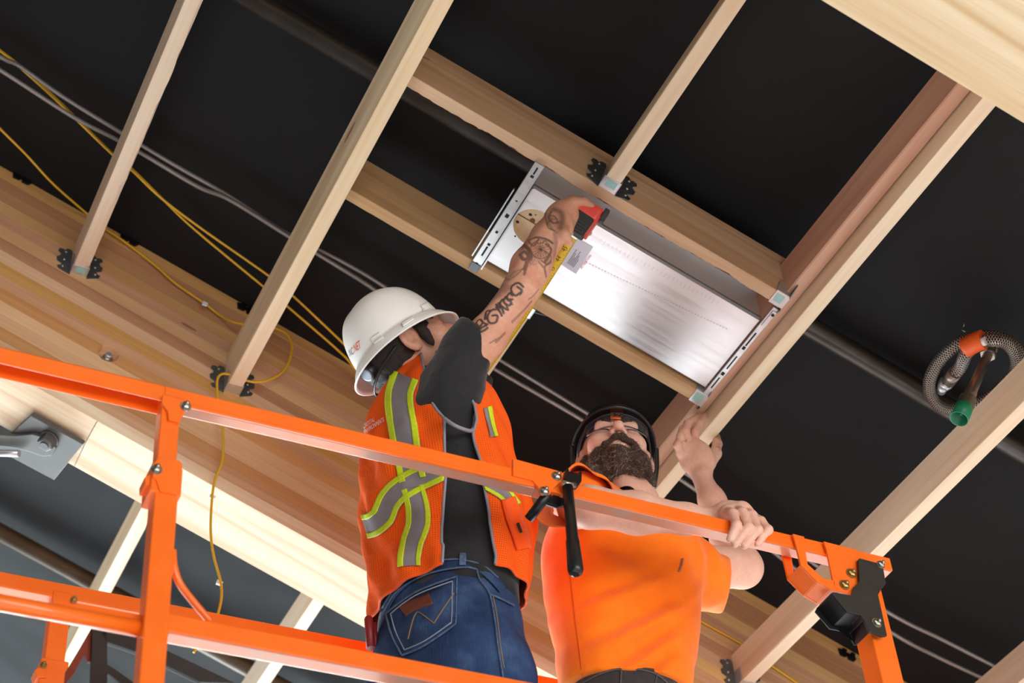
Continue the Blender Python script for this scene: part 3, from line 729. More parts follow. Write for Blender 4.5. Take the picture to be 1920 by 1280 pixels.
class Loft:
    """stack of level oval rings fitted to outline half-widths; centre px, half width px at depth plane Y"""
    def __init__(s, lev, Y, phi, ab=0.72, ys=None):
        s.F = np.array([cos(phi), sin(phi), 0]); s.L = np.array([sin(phi), -cos(phi), 0]); Z = []; Cc = []; A = []; B = []
        for i, (x, y, hw) in enumerate(lev):
            c = PY(x, y, Y if ys is None else ys[i]); z = proj(c)[2]; m = hw * z / F
            fx = (WM.T @ s.F)[0]; lx = (WM.T @ s.L)[0]
            k = m / sqrt((ab * fx) ** 2 + lx ** 2); Z.append(c[2]); Cc.append(c); A.append(k * ab); B.append(k)
        o = np.argsort(Z); s.Z = np.array(Z)[o]; s.C = np.array(Cc)[o]; s.A = np.array(A)[o]; s.B = np.array(B)[o]
        zz = np.linspace(s.Z[0], s.Z[-1], 80); sm = lambda v: np.convolve(np.pad(np.interp(zz, s.Z, v), 4, 'edge'), np.ones(9) / 9, 'valid')
        s.zz = zz; s.cx = sm(s.C[:, 0]); s.cy = sm(s.C[:, 1]); s.a = sm(s.A); s.b = sm(s.B)
    def at(s, z): return np.interp(z, s.zz, s.cx), np.interp(z, s.zz, s.cy), np.interp(z, s.zz, s.a), np.interp(z, s.zz, s.b)
    def pt(s, z, th, off=0.0, e=2.3):
        cx, cy, a, b = s.at(z); c, q = cos(th), sin(th); k = (abs(c) ** e + abs(q) ** e) ** (-1 / e)
        v = (a + off) * k * c * s.F + (b + off) * k * q * s.L
        return np.array([cx, cy, z]) + v
    def sdf(s, p, off=0.0, e=2.3):
        z = p[..., 2]; cx, cy, a, b = s.at(z); a = a + off; b = b + off
        x = (p[..., 0] - cx); y = (p[..., 1] - cy); f = x * s.F[0] + y * s.F[1]; l = x * s.L[0] + y * s.L[1]
        k = (np.abs(f / a) ** e + np.abs(l / b) ** e) ** (1 / e)
        return (k - 1) * np.minimum(a, b)
# ================================================================== shared people materials
def skin_mat(name, col, col2, red):
    t = NT(name); v = t.coords((1, 1, 1)); n1 = t.noise(v, 18, 4, .6); n2 = t.noise(v, 140, 3, .6)
    c = t.mix(t.ramp(n1, [(.35, (0, 0, 0, 1)), (.7, (1, 1, 1, 1))]), col, col2)
    c = t.mix(t.math('MULTIPLY', t.ramp(n2, [(.45, (0, 0, 0, 1)), (.75, (1, 1, 1, 1))]), .35), c, red)
    at = t.n('ShaderNodeAttribute', attribute_name='ink'); c = t.mix(at.outputs['Fac'], c, S(38, 38, 42))
    a2 = t.n('ShaderNodeAttribute', attribute_name='flush'); c = t.mix(t.math('MULTIPLY', a2.outputs['Fac'], .6), c, S(196, 96, 84))
    t.set(Base_Color=c, Roughness=.5); t.b.inputs['Subsurface Weight'].default_value = .12; t.b.inputs['Subsurface Radius'].default_value = (.008, .003, .002)
    t.b.inputs['Subsurface Scale'].default_value = .6
    t.b.inputs['Specular IOR Level'].default_value = .35; t.bump(t.noise(v, 420, 3, .6), .25, .0008); return t.m
def cloth_mat(name, col, col2, weave=900, rough=.85, fold=14, sheen=.2):
    t = NT(name); v = t.coords((1, 1, 1)); f = t.noise(v, 22, 5, .6)
    t.set(Base_Color=t.mix(t.ramp(f, [(.35, (0, 0, 0, 1)), (.7, (1, 1, 1, 1))]), col, col2), Roughness=rough); t.b.inputs['Sheen Weight'].default_value = sheen
    t.b.inputs['Specular IOR Level'].default_value = .2
    h = t.math('ADD', t.math('MULTIPLY', t.noise(v, fold, 3, .5, .4), 6.0), t.math('MULTIPLY', t.noise(v, weave, 2), .25)); t.bump(h, .35, .004); return t.m
m_skinA = skin_mat('skin_tanned', S(216, 164, 138), S(198, 142, 116), S(196, 122, 102))
m_skinB = skin_mat('skin_fair', S(230, 186, 166), S(222, 172, 150), S(214, 138, 120))
m_hairA = plain('dark_brown_hair', S(44, 32, 26), .6, bump=(260, 1, .004), noise=(160, 1, S(28, 20, 16)))
m_tee = cloth_mat('charcoal_cotton', S(42, 42, 45), S(34, 34, 37))
m_white_pl = plain('white_helmet_plastic', S(246, 245, 242), .30, coat=.2, noise=(14, .5, S(240, 238, 232)))
m_black_pl = plain('black_plastic', S(26, 26, 28), .4)
m_grey_ref = plain('silver_reflective_tape', S(150, 144, 150), .5, .15, noise=(25, 1, S(132, 126, 132)), bump=(40, .3, .004))
m_lime = plain('lime_tape', S(206, 226, 34), .6, noise=(120, .6, S(186, 206, 28)))
m_piping = plain('grey_piping', S(140, 136, 146), .6)
m_hv = cloth_mat('hi_vis_orange', S(255, 92, 14), S(246, 82, 10), 700, .8, 20)
t = NT('hi_vis_mesh'); uvc = t.coords((1, 1, 1), 'UV'); vo = t.n('ShaderNodeTexVoronoi'); vo.feature = 'F1'; vo.inputs['Scale'].default_value = 210.0; vo.inputs['Randomness'].default_value = 0.0; t.l(uvc, vo.inputs['Vector'])
hole = t.math('LESS_THAN', vo.outputs['Distance'], .24); v = t.coords((1, 1, 1))
t.set(Base_Color=t.mix(hole, t.mix(t.noise(v, 20, 4), S(255, 92, 14), S(252, 104, 24)), S(206, 64, 10)), Roughness=.8); t.b.inputs['Specular IOR Level'].default_value = .2
t.bump(t.math('ADD', t.math('MULTIPLY', t.noise(v, 16, 3, .5, .4), 5.0), t.math('MULTIPLY', hole, -.4)), .35, .004); m_mesh = t.m
t = NT('blue_denim'); v = t.coords((1, 1, 1)); f1 = t.noise(v, 12, 4, .6); v2 = t.coords((300, 300, 40)); f2 = t.noise(v2, 1, 2)
t.set(Base_Color=t.mix(t.math('MULTIPLY', f2, .5), t.ramp(f1, [(.3, S(36, 52, 84)), (.55, S(52, 76, 116)), (.8, S(86, 112, 150))]), S(30, 42, 66)), Roughness=.85); t.b.inputs['Specular IOR Level'].default_value = .15
t.bump(t.math('ADD', t.math('MULTIPLY', f1, 3.), f2), .4, .003); m_denim = t.m
m_denim_edge = plain('faded_denim_edge', S(96, 118, 150), .85, noise=(160, 1, S(50, 68, 100)))
m_thread = plain('tan_thread', S(150, 120, 84), .8); m_threadp = plain('pale_thread', S(150, 160, 180), .8)
m_leather = plain('brown_leather', S(112, 58, 40), .55, noise=(60, 1, S(92, 44, 30)), bump=(200, .4, .002))

def head_sdf(p, c, f, u, s, ears=(1, 1), nose=1.0):
    X = lambda a, b, d: c + a * f + b * s + d * u
    A = np.array([f, s, u])
    d = d_ell(p, X(-.012, 0, .035), (.100, .077, .102), A)
    d = sminv(d, d_ell(p, X(.040, 0, -.045), (.052, .056, .068), A), .03)
    d = sminv(d, d_ell(p, X(.066, 0, -.096), (.024, .026, .020), A), .02)
    for q in (-1, 1): d = sminv(d, d_ell(p, X(.062, q * .040, -.022), (.026, .026, .026), A), .02)
    d = sminv(d, d_cone(p, X(.080, -.036, .030), X(.080, .036, .030), .013, .013), .015)
    for q in (-1, 1):
        d = smaxv(d, -d_ell(p, X(.098, q * .031, .008), (.018, .020, .012), A), .010)
        d = sminv(d, d_ell(p, X(.076, q * .031, .006), (.014, .015, .012), A), .004)
    d = sminv(d, d_cone(p, X(.088, 0, .012), X(.112 * nose, 0, -.026), .008, .0125), .008)
    for q in (-1, 1): d = sminv(d, d_ell(p, X(.101, q * .013, -.032), (.010, .0075, .008), A), .006)
    for q in (-1, 1): d = smaxv(d, -d_ell(p, X(.104, q * .0072, -.042), (.0085, .0046, .011), A), .002)
    d = sminv(d, d_ell(p, X(.090, 0, -.056), (.012, .024, .0065), A), .006); d = sminv(d, d_ell(p, X(.088, 0, -.068), (.012, .021, .0065), A), .006)
    d = smaxv(d, -d_ell(p, X(.104, 0, -.0622), (.014, .022, .0016), A), .003)
    for q, e in zip((-1, 1), ears):
        if not e: continue
        E_ = X(.006, q * .079, -.002); fr = np.array([nrm(f * .92 - q * s * .38), nrm(s * .92 + q * f * .38), u])
        ear = d_ell(p, E_, (.021, .009, .033), fr); ear = smaxv(ear, -d_ell(p, E_ + q * s * .009 + f * .004 + u * .002, (.0125, .0095, .021), fr), .003)
        ear = sminv(ear, d_ell(p, E_ - u * .026 + f * .004, (.010, .007, .010), fr), .008); d = sminv(d, ear, .006)
    return d

# ================================================================== worker measuring with raised arm
YA = 2.66
levA = [(841, 1150, 133), (845, 1080, 141), (840, 1000, 149), (826, 930, 140), (815, 860, 131), (811, 800, 122), (806, 765, 108), (802, 740, 88), (798, 716, 62), (794, 695, 46)]
LA = Loft(levA, YA, radians(20), .74)
wa = thing('person', (float(PY(842, 1100, YA)[0]), YA, FLOORZ), 'worker in white hard hat, hi-vis vest and jeans, raising a tattooed arm', 'person')
HcA = PY(772, 660, YA); fA, uA, sA = frame3(camdir(.80, -.58, .15), camdir(-.58, -.80, .36))
if sA @ camdir(0, 0, 1) > 0: sA = -sA            # +s side is the one nearest the camera
shA = PY(846, 722, 2.53); elA = PY(977, 543, 2.40); wrA = PY(1043, 412, 2.335)
# --- skin: head and neck, core of the trunk, raised arm with its hand, the other arm
def headA(p):
    d = head_sdf(p, HcA, fA, uA, sA, (1, 1))
    nb = PY(797, 726, YA)
    return sminv(d, d_cone(p, HcA - .018 * fA - .045 * uA, nb, .053, .062), .025)
partsA = [polygonise(headA, HcA - .17, HcA + .17, .0042)]
def trunkA(p):
    d = np.maximum(LA.sdf(p, -.030), p[..., 2] - (LA.Z[-1] - .005)); return np.maximum(d, LA.Z[0] - p[..., 2])
partsA.append(polygonise(trunkA, LA.C.min(0) - .22, LA.C.max(0) + .22, .016))
fr = lambda t: elA + (wrA - elA) * t
tp_a = camdir(.60, -.78, .15); tp_c = camdir(.05, .10, 1); tp_a, tp_c, tp_b = frame3(tp_a, tp_c); tp_b = -tp_b if tp_b @ camdir(1, 0, 0) < 0 else tp_b
TC = PY(1097, 411, 2.335)                                        # tape case centre
hand_pts = [wrA, PY(1056, 404, 2.335), PY(1066, 396, 2.33)]
def px_chain(l): return [PY(x, y, Y) for x, y, Y in l]
thumb = px_chain([(1058, 392, 2.320), (1074, 377, 2.302), (1095, 378, 2.296), (1115, 390, 2.297)])
heel = px_chain([(1050, 420, 2.325), (1058, 440, 2.318), (1068, 454, 2.325)])
fingers = [px_chain([(1062 + i * 2, 394 + i * 13, 2.352), (1078 + i * 2, 391 + i * 12, 2.374), (1098, 400 + i * 11, 2.376), (1104, 406 + i * 10, 2.362)]) for i in range(4)]
def armA(p):
    d = chain(p, [shA, shA + (elA - shA) * .5, elA], [.046, .0395, .036], .02)
    d = sminv(d, chain(p, [elA, fr(.32) + .004 * camdir(-1, 0, 0), fr(.75), wrA], [.036, .0415, .034, .0265], .015), .02)
    d = sminv(d, d_ell(p, (wrA + PY(1066, 402, 2.335)) / 2, (.040, .036, .024), np.array(frame3(camdir(.5, -.86, 0), camdir(.86, .5, 0)))), .018)
    d = sminv(d, d_ell(p, PY(1058, 424, 2.332), (.026, .020, .020), np.array(frame3(camdir(.25, .95, 0), camdir(.95, -.25, 0)))), .014)
    d = sminv(d, chain(p, thumb, [.015, .0110, .0098, .0078], .006), .010)
    d = sminv(d, chain(p, heel, [.016, .012, .009], .006), .010)
    for q in fingers: d = sminv(d, chain(p, q, [.011, .0098, .009, .0078], .004), .005)
    return d
lo, hi = bounds([shA, elA, wrA, TC], .085); VA, FA_ = polygonise(armA, lo, hi, .0023, 3); nA0 = sum(len(v) for v, _ in partsA); partsA.append((VA, FA_))
lh = PY(866, 742, 2.745); le = PY(856, 905, 2.86); ls = PY(800, 745, 2.80)
def arm2(p):
    d = chain(p, [ls, le, lh], [.05, .04, .027], .02); d = sminv(d, d_ell(p, lh + .02 * camdir(.2, -1, 0), (.03, .03, .045)), .015)
    for i in range(4): d = sminv(d, chain(p, [lh + camdir(.2, -1, 0) * .05 + camdir(1, .1, .2) * (.016 * i - .024), lh + camdir(.2, -1, 0) * .075 + camdir(1, .1, .2) * (.015 * i - .022) + camdir(.3, 0, -1) * .02, lh + camdir(.2, -1, 0) * .06 + camdir(1, .1, .2) * (.015 * i - .022) + camdir(.3, 0, -1) * .04], [.010, .009, .008], .004), .006)
    return d
lo, hi = bounds([ls, le, lh], .11); partsA.append(polygonise(arm2, lo, hi, .006))
V, Fc = join_np(partsA); meA = mesh_np('body', V, Fc, m_skinA); bodyA = put('body', meA, wa)
# tattoo: ink laid along strokes on the raised arm's skin
bvA = bvh_of(VA, FA_)
def paint(me, V, i0, n, strokes, attr, extra=None):
    col = np.zeros(len(V)); sub = V[i0:i0 + n]
    for pxs, w, a in strokes:
        pts = [cast(x, y, bvA)[0] for x, y in catmull([np.array(q, float) for q in pxs], 5)] if len(pxs) > 1 else [cast(*pxs[0], bvA)[0]]
        dmin = np.full(n, 9.)
        for j in range(len(pts)):
            if j + 1 < len(pts):
                ab = pts[j+1] - pts[j]; t_ = np.clip(((sub - pts[j]) @ ab) / (ab @ ab + 1e-12), 0, 1); dd = np.linalg.norm(sub - pts[j] - t_[:, None] * ab, axis=1)
            else: dd = np.linalg.norm(sub - pts[j], axis=1)
            dmin = np.minimum(dmin, dd)
        k = np.clip((w - dmin) / (.0015 if attr == 'ink' and w < .006 else .010) + .5, 0, 1) * a; col[i0:i0 + n] = np.maximum(col[i0:i0 + n], k)
    at = me.attributes.new(attr, 'FLOAT', 'POINT'); at.data.foreach_set('value', col.astype(np.float32))
tq = lambda pts: [(860 + x / 4.267, 350 + y / 4.267) for x, y in pts]
ink = []
# gothic lettering down the inner upper arm
for pts in ([(515, 800), (480, 770), (430, 790), (420, 830), (450, 870), (490, 850)], [(430, 870), (410, 850), (385, 880), (400, 910), (430, 900)], [(470, 800), (505, 830), (490, 860)],
            [(375, 880), (360, 920), (400, 950), (420, 930)], [(350, 900), (330, 940), (380, 980)], [(320, 930), (345, 970), (360, 1010)], [(300, 960), (330, 1000), (345, 1030)],
            [(300, 980), (260, 990), (230, 1040), (250, 1090), (300, 1080), (310, 1030), (270, 1030)], [(250, 990), (220, 1000), (210, 1060)], [(230, 1100), (200, 1090), (170, 1060), (140, 1090), (165, 1120)],
            [(220, 1110), (180, 1130), (160, 1165), (200, 1150), (230, 1130)], [(190, 1090), (150, 1150)], [(410, 900), (425, 940)], [(380, 940), (395, 985)], [(330, 970), (300, 940)]): ink.append((tq(pts), .0026, .92))
for pts in ([(290, 830), (340, 800), (390, 810)], [(250, 880), (310, 840), (370, 830)], [(210, 930), (270, 890), (320, 870)], [(170, 990), (230, 940), (270, 910)], [(150, 1010), (190, 970)]): ink.append((tq(pts), .009, .42))
# flower wheel on the forearm, leaves, ship's lines toward the wrist
for k in range(16):
    a = 2 * pi * k / 16; ink.append((tq([(655 + 18 * cos(a), 500 + 18 * sin(a)), (655 + 68 * cos(a), 500 + 62 * sin(a))]), .0008, .85))
ink.append((tq([(655 + 80 * cos(a), 500 + 74 * sin(a)) for a in np.linspace(0, 2 * pi, 16)]), .0010, .8)); ink.append((tq([(655, 500), (656, 501)]), .0042, .9))
for pts, w, al in (([(560, 430), (620, 405), (700, 420), (750, 450)], .003, .75), ([(700, 460), (740, 500), (720, 560), (690, 600)], .0035, .7), ([(690, 520), (740, 560), (715, 620), (660, 590)], .0016, .8), ([(490, 540), (530, 520), (560, 560), (520, 580), (490, 545)], .004, .75),
                   ([(520, 470), (560, 500), (580, 560), (545, 610), (530, 660)], .0045, .75), ([(560, 560), (545, 620), (525, 700)], .003, .7), ([(525, 640), (470, 700), (400, 745), (380, 730)], .0014, .7), ([(400, 600), (370, 680), (385, 740)], .0012, .65), ([(640, 600), (690, 660), (700, 700)], .002, .6), ([(700, 720), (690, 640), (740, 600)], .003, .55),
                   ([(760, 180), (810, 200), (830, 250), (810, 330)], .007, .62), ([(740, 200), (720, 250), (760, 290), (800, 280)], .003, .7), ([(700, 280), (720, 330), (770, 350)], .0016, .75), ([(730, 230), (770, 240), (800, 300)], .0014, .8), ([(710, 300), (740, 260), (790, 260)], .0014, .8), ([(690, 210), (700, 270), (750, 340), (790, 370)], .0022, .6),
                   ([(640, 420), (600, 470), (560, 440)], .0022, .7), ([(700, 430), (660, 450), (600, 450)], .0016, .7), ([(580, 530), (610, 560), (650, 575)], .002, .7), ([(480, 500), (540, 470), (560, 520)], .0028, .7), ([(770, 380), (780, 450), (770, 540)], .005, .4), ([(560, 400), (530, 440), (510, 500)], .003, .55),
                   ([(430, 1080), (470, 1040), (520, 990), (580, 920)], .0035, .45), ([(300, 1240), (340, 1200), (370, 1170)], .003, .5), ([(250, 1250), (300, 1220), (350, 1200)], .0015, .6), ([(560, 900), (600, 870), (640, 820)], .0016, .5), ([(450, 680), (500, 660), (530, 640)], .0012, .6)): ink.append((tq(pts), w, al))
for pts, w, al in (([(450, 620), (500, 520), (560, 420), (640, 320), (700, 230)], .008, .30), ([(400, 620), (330, 760), (250, 870), (160, 990)], .010, .30), ([(760, 560), (770, 450), (790, 350), (810, 260)], .007, .30), ([(620, 560), (690, 560)], .012, .25)): ink.append((tq(pts), w, al))
for i in range(14):
    a = 2 * pi * i / 14; ink.append((tq([(725 + 14 * cos(a), 270 + 16 * sin(a)), (745 + 50 * cos(a), 275 + 55 * sin(a))]), .0009, .6))
for i in range(9): ink.append((tq([(520 + 12 * i, 560 + 3 * i), (530 + 8 * i, 610), (515 + 14 * i, 650 - 4 * i)]), .0008, .55))
paint(meA, V, nA0, len(VA), ink, 'ink'); paint(meA, V, nA0, len(VA), [(tq([(580, 620), (600, 660), (570, 700)]), .011, .42), (tq([(430, 640), (450, 620)]), .010, .5), (tq([(640, 780), (600, 760)]), .010, .4)], 'flush')
# --- hair and beard
def hairA_f(p):
    d = d_ell(p, HcA - .014 * fA + .036 * uA, (.106, .0825, .107), np.array([fA, sA, uA]))
    q = p - HcA; a = q @ fA; z = q @ uA; d = np.maximum(d, a - .062 + .45 * np.maximum(-z - .0, 0) * 2)
    d = smaxv(d, -d_ell(p, HcA + .012 * fA + .08 * sA - .004 * uA, (.021, .03, .030), np.array([fA, sA, uA])), .006)
    nape = d_ell(p, HcA - .055 * fA - .045 * uA, (.035, .052, .05), np.array([fA, sA, uA])); burn = d_ell(p, HcA + .040 * fA + .070 * sA - .010 * uA, (.012, .009, .036), np.array([fA, sA, uA]))
    return sminv(sminv(np.maximum(d, -(z + .055)), nape, .02), burn, .008) + .0022 * wob(p, (240, 260, 250))
V2, F2 = polygonise(hairA_f, HcA - .16, HcA + .16, .0045, 1); put('hair', mesh_np('hair', V2, F2, m_hairA), wa)
chA = HcA + .075 * fA - .105 * uA
V2, F2 = polygonise(lambda p: sminv(d_cone(p, chA - .01 * fA + .01 * uA, chA + .014 * fA - .052 * uA, .026, .014), d_ell(p, HcA + .052 * fA - .075 * uA, (.05, .058, .045), np.array([fA, sA, uA])), .03) + .0035 * wob(p, (260, 240, 270)), chA - .13, chA + .11, .0045, 1)
put('beard', mesh_np('beard', V2, F2, m_hairA), wa)
# --- T-shirt: trunk and sleeve in one piece
slv = px_chain([(838, 800, 2.58), (842, 752, 2.545), (850, 708, 2.525), (872, 662, 2.50), (897, 626, 2.475), (920, 594, 2.455)]); slr = [.058, .060, .057, .050, .042, .040]
hem_n = nrm(slv[4] - slv[3]) * .9 + .25 * camdir(.6, .5, 0)
hemZ = PY(841, 1150, YA)[2] - .004
def teeA(p):
    d = LA.sdf(p, -.007 - .006 * np.clip((p[..., 2] - hemZ) / .06, 0, 1)); d = np.maximum(d, p[..., 2] - LA.Z[-1] - .004)
    d = sminv(d, chain(p, slv, slr, .03), .035); d = sminv(d, chain(p, [PY(795, 745, 2.74), PY(830, 800, 2.85)], [.07, .062], .02), .03)
    qs = (p - slv[2]) @ nrm(slv[4] - slv[1]); fold = .0035 * np.sin(90 * ((p - slv[2]) @ camdir(.8, .55, 0)) + 14 * qs) * np.exp(-(qs / .09) ** 2) + .0035 * wob(p, (46, 40, 26), 1.0) + .002 * wob(p, (90, 80, 60), 2.)
    d = d + fold; d = smaxv(d, d_plane(p, slv[4] - .004 * nrm(hem_n), hem_n), .004)
    return np.maximum(d, hemZ - .014 - p[..., 2])
lo = np.minimum(LA.C.min(0) - .24, np.min(slv, 0) - .1); hi = np.maximum(LA.C.max(0) + .24, np.max(slv, 0) + .1)
Vt, Ft = polygonise(teeA, lo, hi, .0065, 2); put('t_shirt', mesh_np('t_shirt', Vt, Ft, m_tee), wa)
# --- hi-vis vest: one wrapped cloth with an open side and armhole
zz = np.linspace(hemZ + .020, LA.Z[-1] - .006, 70); ths = np.linspace(-pi, pi, 241)
gpts = np.array([[LA.pt(z, th) for th in ths] for z in zz]); gpx = np.array([[proj(p)[:2] for p in r] for r in gpts])
near = np.array([[(LA.pt(z, th, .01) - LA.pt(z, th)) @ (EYE - LA.pt(z, th)) > 0 for th in ths] for z in zz])
def locate(px, py):
    dd = np.hypot(gpx[..., 0] - px, gpx[..., 1] - py) + np.where(near, 0, 1e4); i, j = np.unravel_index(np.argmin(dd), dd.shape); return zz[i], ths[j]
eb = [locate(*q) for q in [(797, 700), (800, 735), (812, 762), (834, 789), (834, 840), (835, 890), (833, 935), (827, 986), (830, 1015), (832, 1025)]]
ef = [locate(*q) for q in [(866, 735), (884, 765), (889, 794), (886, 815), (895, 855), (903, 906), (910, 935), (915, 983), (925, 1012), (929, 1045)]]
eb.sort(); ef.sort(); thb = lambda z: np.interp(z, [e[0] for e in eb], [e[1] for e in eb]); thf = lambda z: np.interp(z, [e[0] for e in ef], [e[1] for e in ef])
zb0, zt0 = zz[0], zz[-1]
def vest_pt(z, s_, off=.0):
    a = thb(z); b_ = thf(z)
    if a > b_: lo_, hi_ = a, b_ + 2 * pi              # back edge to front edge the long way round
    else: lo_, hi_ = b_, a + 2 * pi
    th = lo_ + (hi_ - lo_) * s_; p = LA.pt(z, th, .006 + off)
    wr = .0055 * sin(7 * th + 22 * z) * (0.4 + .6 * sin(3 * z * 9 + th)) + .004 * sin(13 * th - 30 * z + 1) * max(0, min(1, (zt0 - z) / .25))
    return p + nrm(p - np.array([*LA.at(z)[:2], z])) * wr, th
rows = []; uvs = []
for z in np.linspace(zb0, zt0, 72):
    r = [vest_pt(z, s_) for s_ in np.linspace(0, 1, 150)]; rows.append([q[0] for q in r]); uvs.append([(q[1] * .15, z) for q in r])
b = MB(); b.grid(rows)
for i in range(71):
    for j in range(149): b.uv[i * 149 + j] = [uvs[i][j], uvs[i][j+1], uvs[i+1][j+1], uvs[i+1][j]]
vest = put('safety_vest', b.mesh('safety_vest', m_mesh), wa); md = vest.modifiers.new('t', 'SOLIDIFY'); md.thickness = .002; md.offset = 0
vV = np.array(b.v); vF = b.f; bvV = bvh_of(vV, vF)
edge = lambda k: [rows[i][k] for i in range(0, 72, 1)]
for k in (0, -1): bb = MB(); bb.tube(edge(k), .0032, 6); put('edge_piping', bb.mesh('edge_piping', m_piping), vest)
bb = MB(); bb.tube(rows[0], .0026, 6); put('edge_piping', bb.mesh('edge_piping', m_hv), vest)
arm_lo = [PY(*q) for q in ((833, 784, 2.49), (850, 796, 2.478), (868, 804, 2.478), (884, 807, 2.49), (890, 794, 2.50), (890, 770, 2.505))]
bb = MB(); bb.tube(catmull(arm_lo, 6), .0042, 8); put('edge_piping', bb.mesh('edge_piping', m_piping), vest)
def tape_band(pxs, w, sides=(1, 1), frac=.22, off=.0035):
    o = band('reflective_stripe', pxs, w, bvV, m_grey_ref, vest, off)
    c = catmull([np.array(q, float) for q in pxs], 6)
    for sg, on in zip((-1, 1), sides):
        if not on: continue
        l = []
        for i in range(len(c)):
            d = nrm(c[min(i+1, len(c)-1)] - c[max(i-1, 0)]); m = np.array([-d[1], d[0]]); l.append(c[i] + sg * m * w * (.5 - frac / 2))
        e = band('lime_border', l[::3] + [l[-1]], w * frac, bvV, m_lime, vest, off + .0015)
tape_band([(762, 706), (752, 735), (752, 765), (757, 800), (762, 830), (770, 875), (776, 900)], 52)
tape_band([(776, 915), (785, 950), (786, 985), (776, 1015), (770, 1045), (770, 1062)], 42)
tape_band([(687, 988), (704, 982), (720, 969), (730, 945), (744, 926), (765, 911), (792, 897), (832, 878)], 46)
tape_band([(912, 765), (918, 790), (925, 820)], 15, (1, 0), .5)
tape_band([(905, 902), (925, 914), (945, 928), (962, 950)], 26)
band('side_strap', [(835, 888), (846, 892)], 7, bvV, m_lime, vest, .003)
for tx, o_, d_, u_ in (('DIGITAL', (685, 804), (5.4, -3.4), (-1.2, -12)), ('ENVIRONMENTS', (686, 815), (5.0, -3.2), (-1.2, -12))):
    text_on('lettering', tx, o_, d_, u_, bvV, plain('white_print', S(240, 225, 218), .7), vest, .004)
# chest pocket flap on the vest front
pk = MB(); pk.grid(strip([(950, 935), (960, 970), (972, 1005), (978, 1030)], [26, 30, 30, 26], bvV, .007, 6, 5)); o = put('chest_pocket', pk.mesh('chest_pocket', m_hv), vest); o.modifiers.new('t', 'SOLIDIFY').thickness = .003
band('pocket_mark', [(967, 985), (974, 1003)], 5, bvV, m_black_pl, vest, .011)
# --- jeans with legs and boots
levJ = [(842, 1100, 116), (843, 1150, 125), (843, 1190, 138), (840, 1235, 144), (840, 1290, 146), (840, 1340, 142)]
LJ = Loft(levJ, YA, radians(20), .82)
hipc = np.array([LJ.C[0][0], YA, LJ.Z[0]]); legs = [hipc + LJ.L * q * .088 for q in (-1, 1)]
def jeans_f(p):
    d = LJ.sdf(p, 0, 2.2); d = np.maximum(d, p[..., 2] - PY(842, 1112, YA)[2]); d = np.maximum(d, LJ.Z[0] - p[..., 2])
    for q in legs:
        kn = np.array([q[0] + .01, q[1], FLOORZ + .5]); an = np.array([q[0] - .01, q[1], FLOORZ + .07]); d = sminv(d, chain(p, [q + np.array([0, 0, .03]), kn, an], [.098, .072, .058], .02), .05)
    d = d + .003 * wob(p, (38, 34, 24), .5) + .0016 * wob(p, (85, 80, 70), 2.)
    return np.maximum(d, FLOORZ + .06 - p[..., 2])
Vj, Fj = polygonise(jeans_f, np.array([hipc[0] - .22, YA - .24, FLOORZ + .03]), np.array([hipc[0] + .24, YA + .24, LJ.Z[-1] + .03]), .008, 2)
jeans = put('jeans', mesh_np('jeans', Vj, Fj, m_denim), wa); bvJ = bvh_of(Vj, Fj)
cj = lambda pts: [(660 + x / 4.923, 1020 + y / 4.923) for x, y in pts]
band('waistband', cj([(300, 640), (385, 480), (480, 380), (600, 300), (750, 235), (900, 205), (1050, 195), (1170, 225), (1290, 330), (1380, 430)]), 15, bvJ, m_denim, jeans, .0045)
def seam(pts, w=1.7, mat=None, name='stitching', off=.0045): return band(name, cj(pts), w, bvJ, mat or m_threadp, jeans, off, 6, 1)
seam([(290, 690), (390, 500), (480, 410), (600, 338), (750, 278), (900, 246), (1050, 230), (1140, 248)], 3, m_denim_edge, 'seam', .006); seam([(310, 600), (470, 330), (600, 240), (760, 180), (930, 160), (1050, 172), (1200, 216), (1330, 330)], 2.4, m_denim_edge, 'seam', .0068)
pkt = [(335, 655), (450, 560), (600, 462), (760, 392), (972, 318), (965, 755), (690, 945), (482, 1035)]
b = MB(); n_ = 14; A_, B_, C_, D_ = [np.array(q, float) for q in ((335, 655), (972, 318), (965, 755), (482, 1035))]; rowsP = []
for i in range(n_ + 1):
    v_ = i / n_; row = []
    for j in range(n_ + 1):
        u_ = j / n_; q = (A_ * (1-u_) + B_ * u_) * (1-v_) + (D_ * (1-u_) + C_ * u_) * v_
        q = q + np.array([8, 28]) * sin(pi * u_) * v_ + np.array([6, 18]) * sin(pi * u_) * (1 - v_) * .6
        x, y = cj([q])[0]; h, nn = cast(x, y, bvJ); row.append(h + .0035 * face_cam(h, nn))
    rowsP.append(row)
b.grid(rowsP); pocket = put('back_pocket', b.mesh('back_pocket', m_denim), jeans); pocket.modifiers.new('t', 'SOLIDIFY').thickness = .002
for l in (pkt[:5], [pkt[4], (968, 540), pkt[5]], [pkt[5], pkt[6], pkt[7]], [pkt[7], (390, 850), pkt[0]]):
    seam(l, 3, m_denim_edge, 'seam', .0062)
ctr = np.array([670, 660.])
for l in (pkt[:5], [pkt[4], (968, 540), pkt[5]], [pkt[5], pkt[6], pkt[7]], [pkt[7], (390, 850), pkt[0]]):
    seam([tuple(ctr + (np.array(q) - ctr) * .87) for q in l], 1.4, None, 'stitching', .0062)
seam([(540, 890), (575, 740), (610, 655), (650, 655), (770, 750)], 1.5, m_thread, 'stitching', .0066); seam([(770, 745), (860, 600), (950, 470)], 1.5, m_thread, 'stitching', .0066)
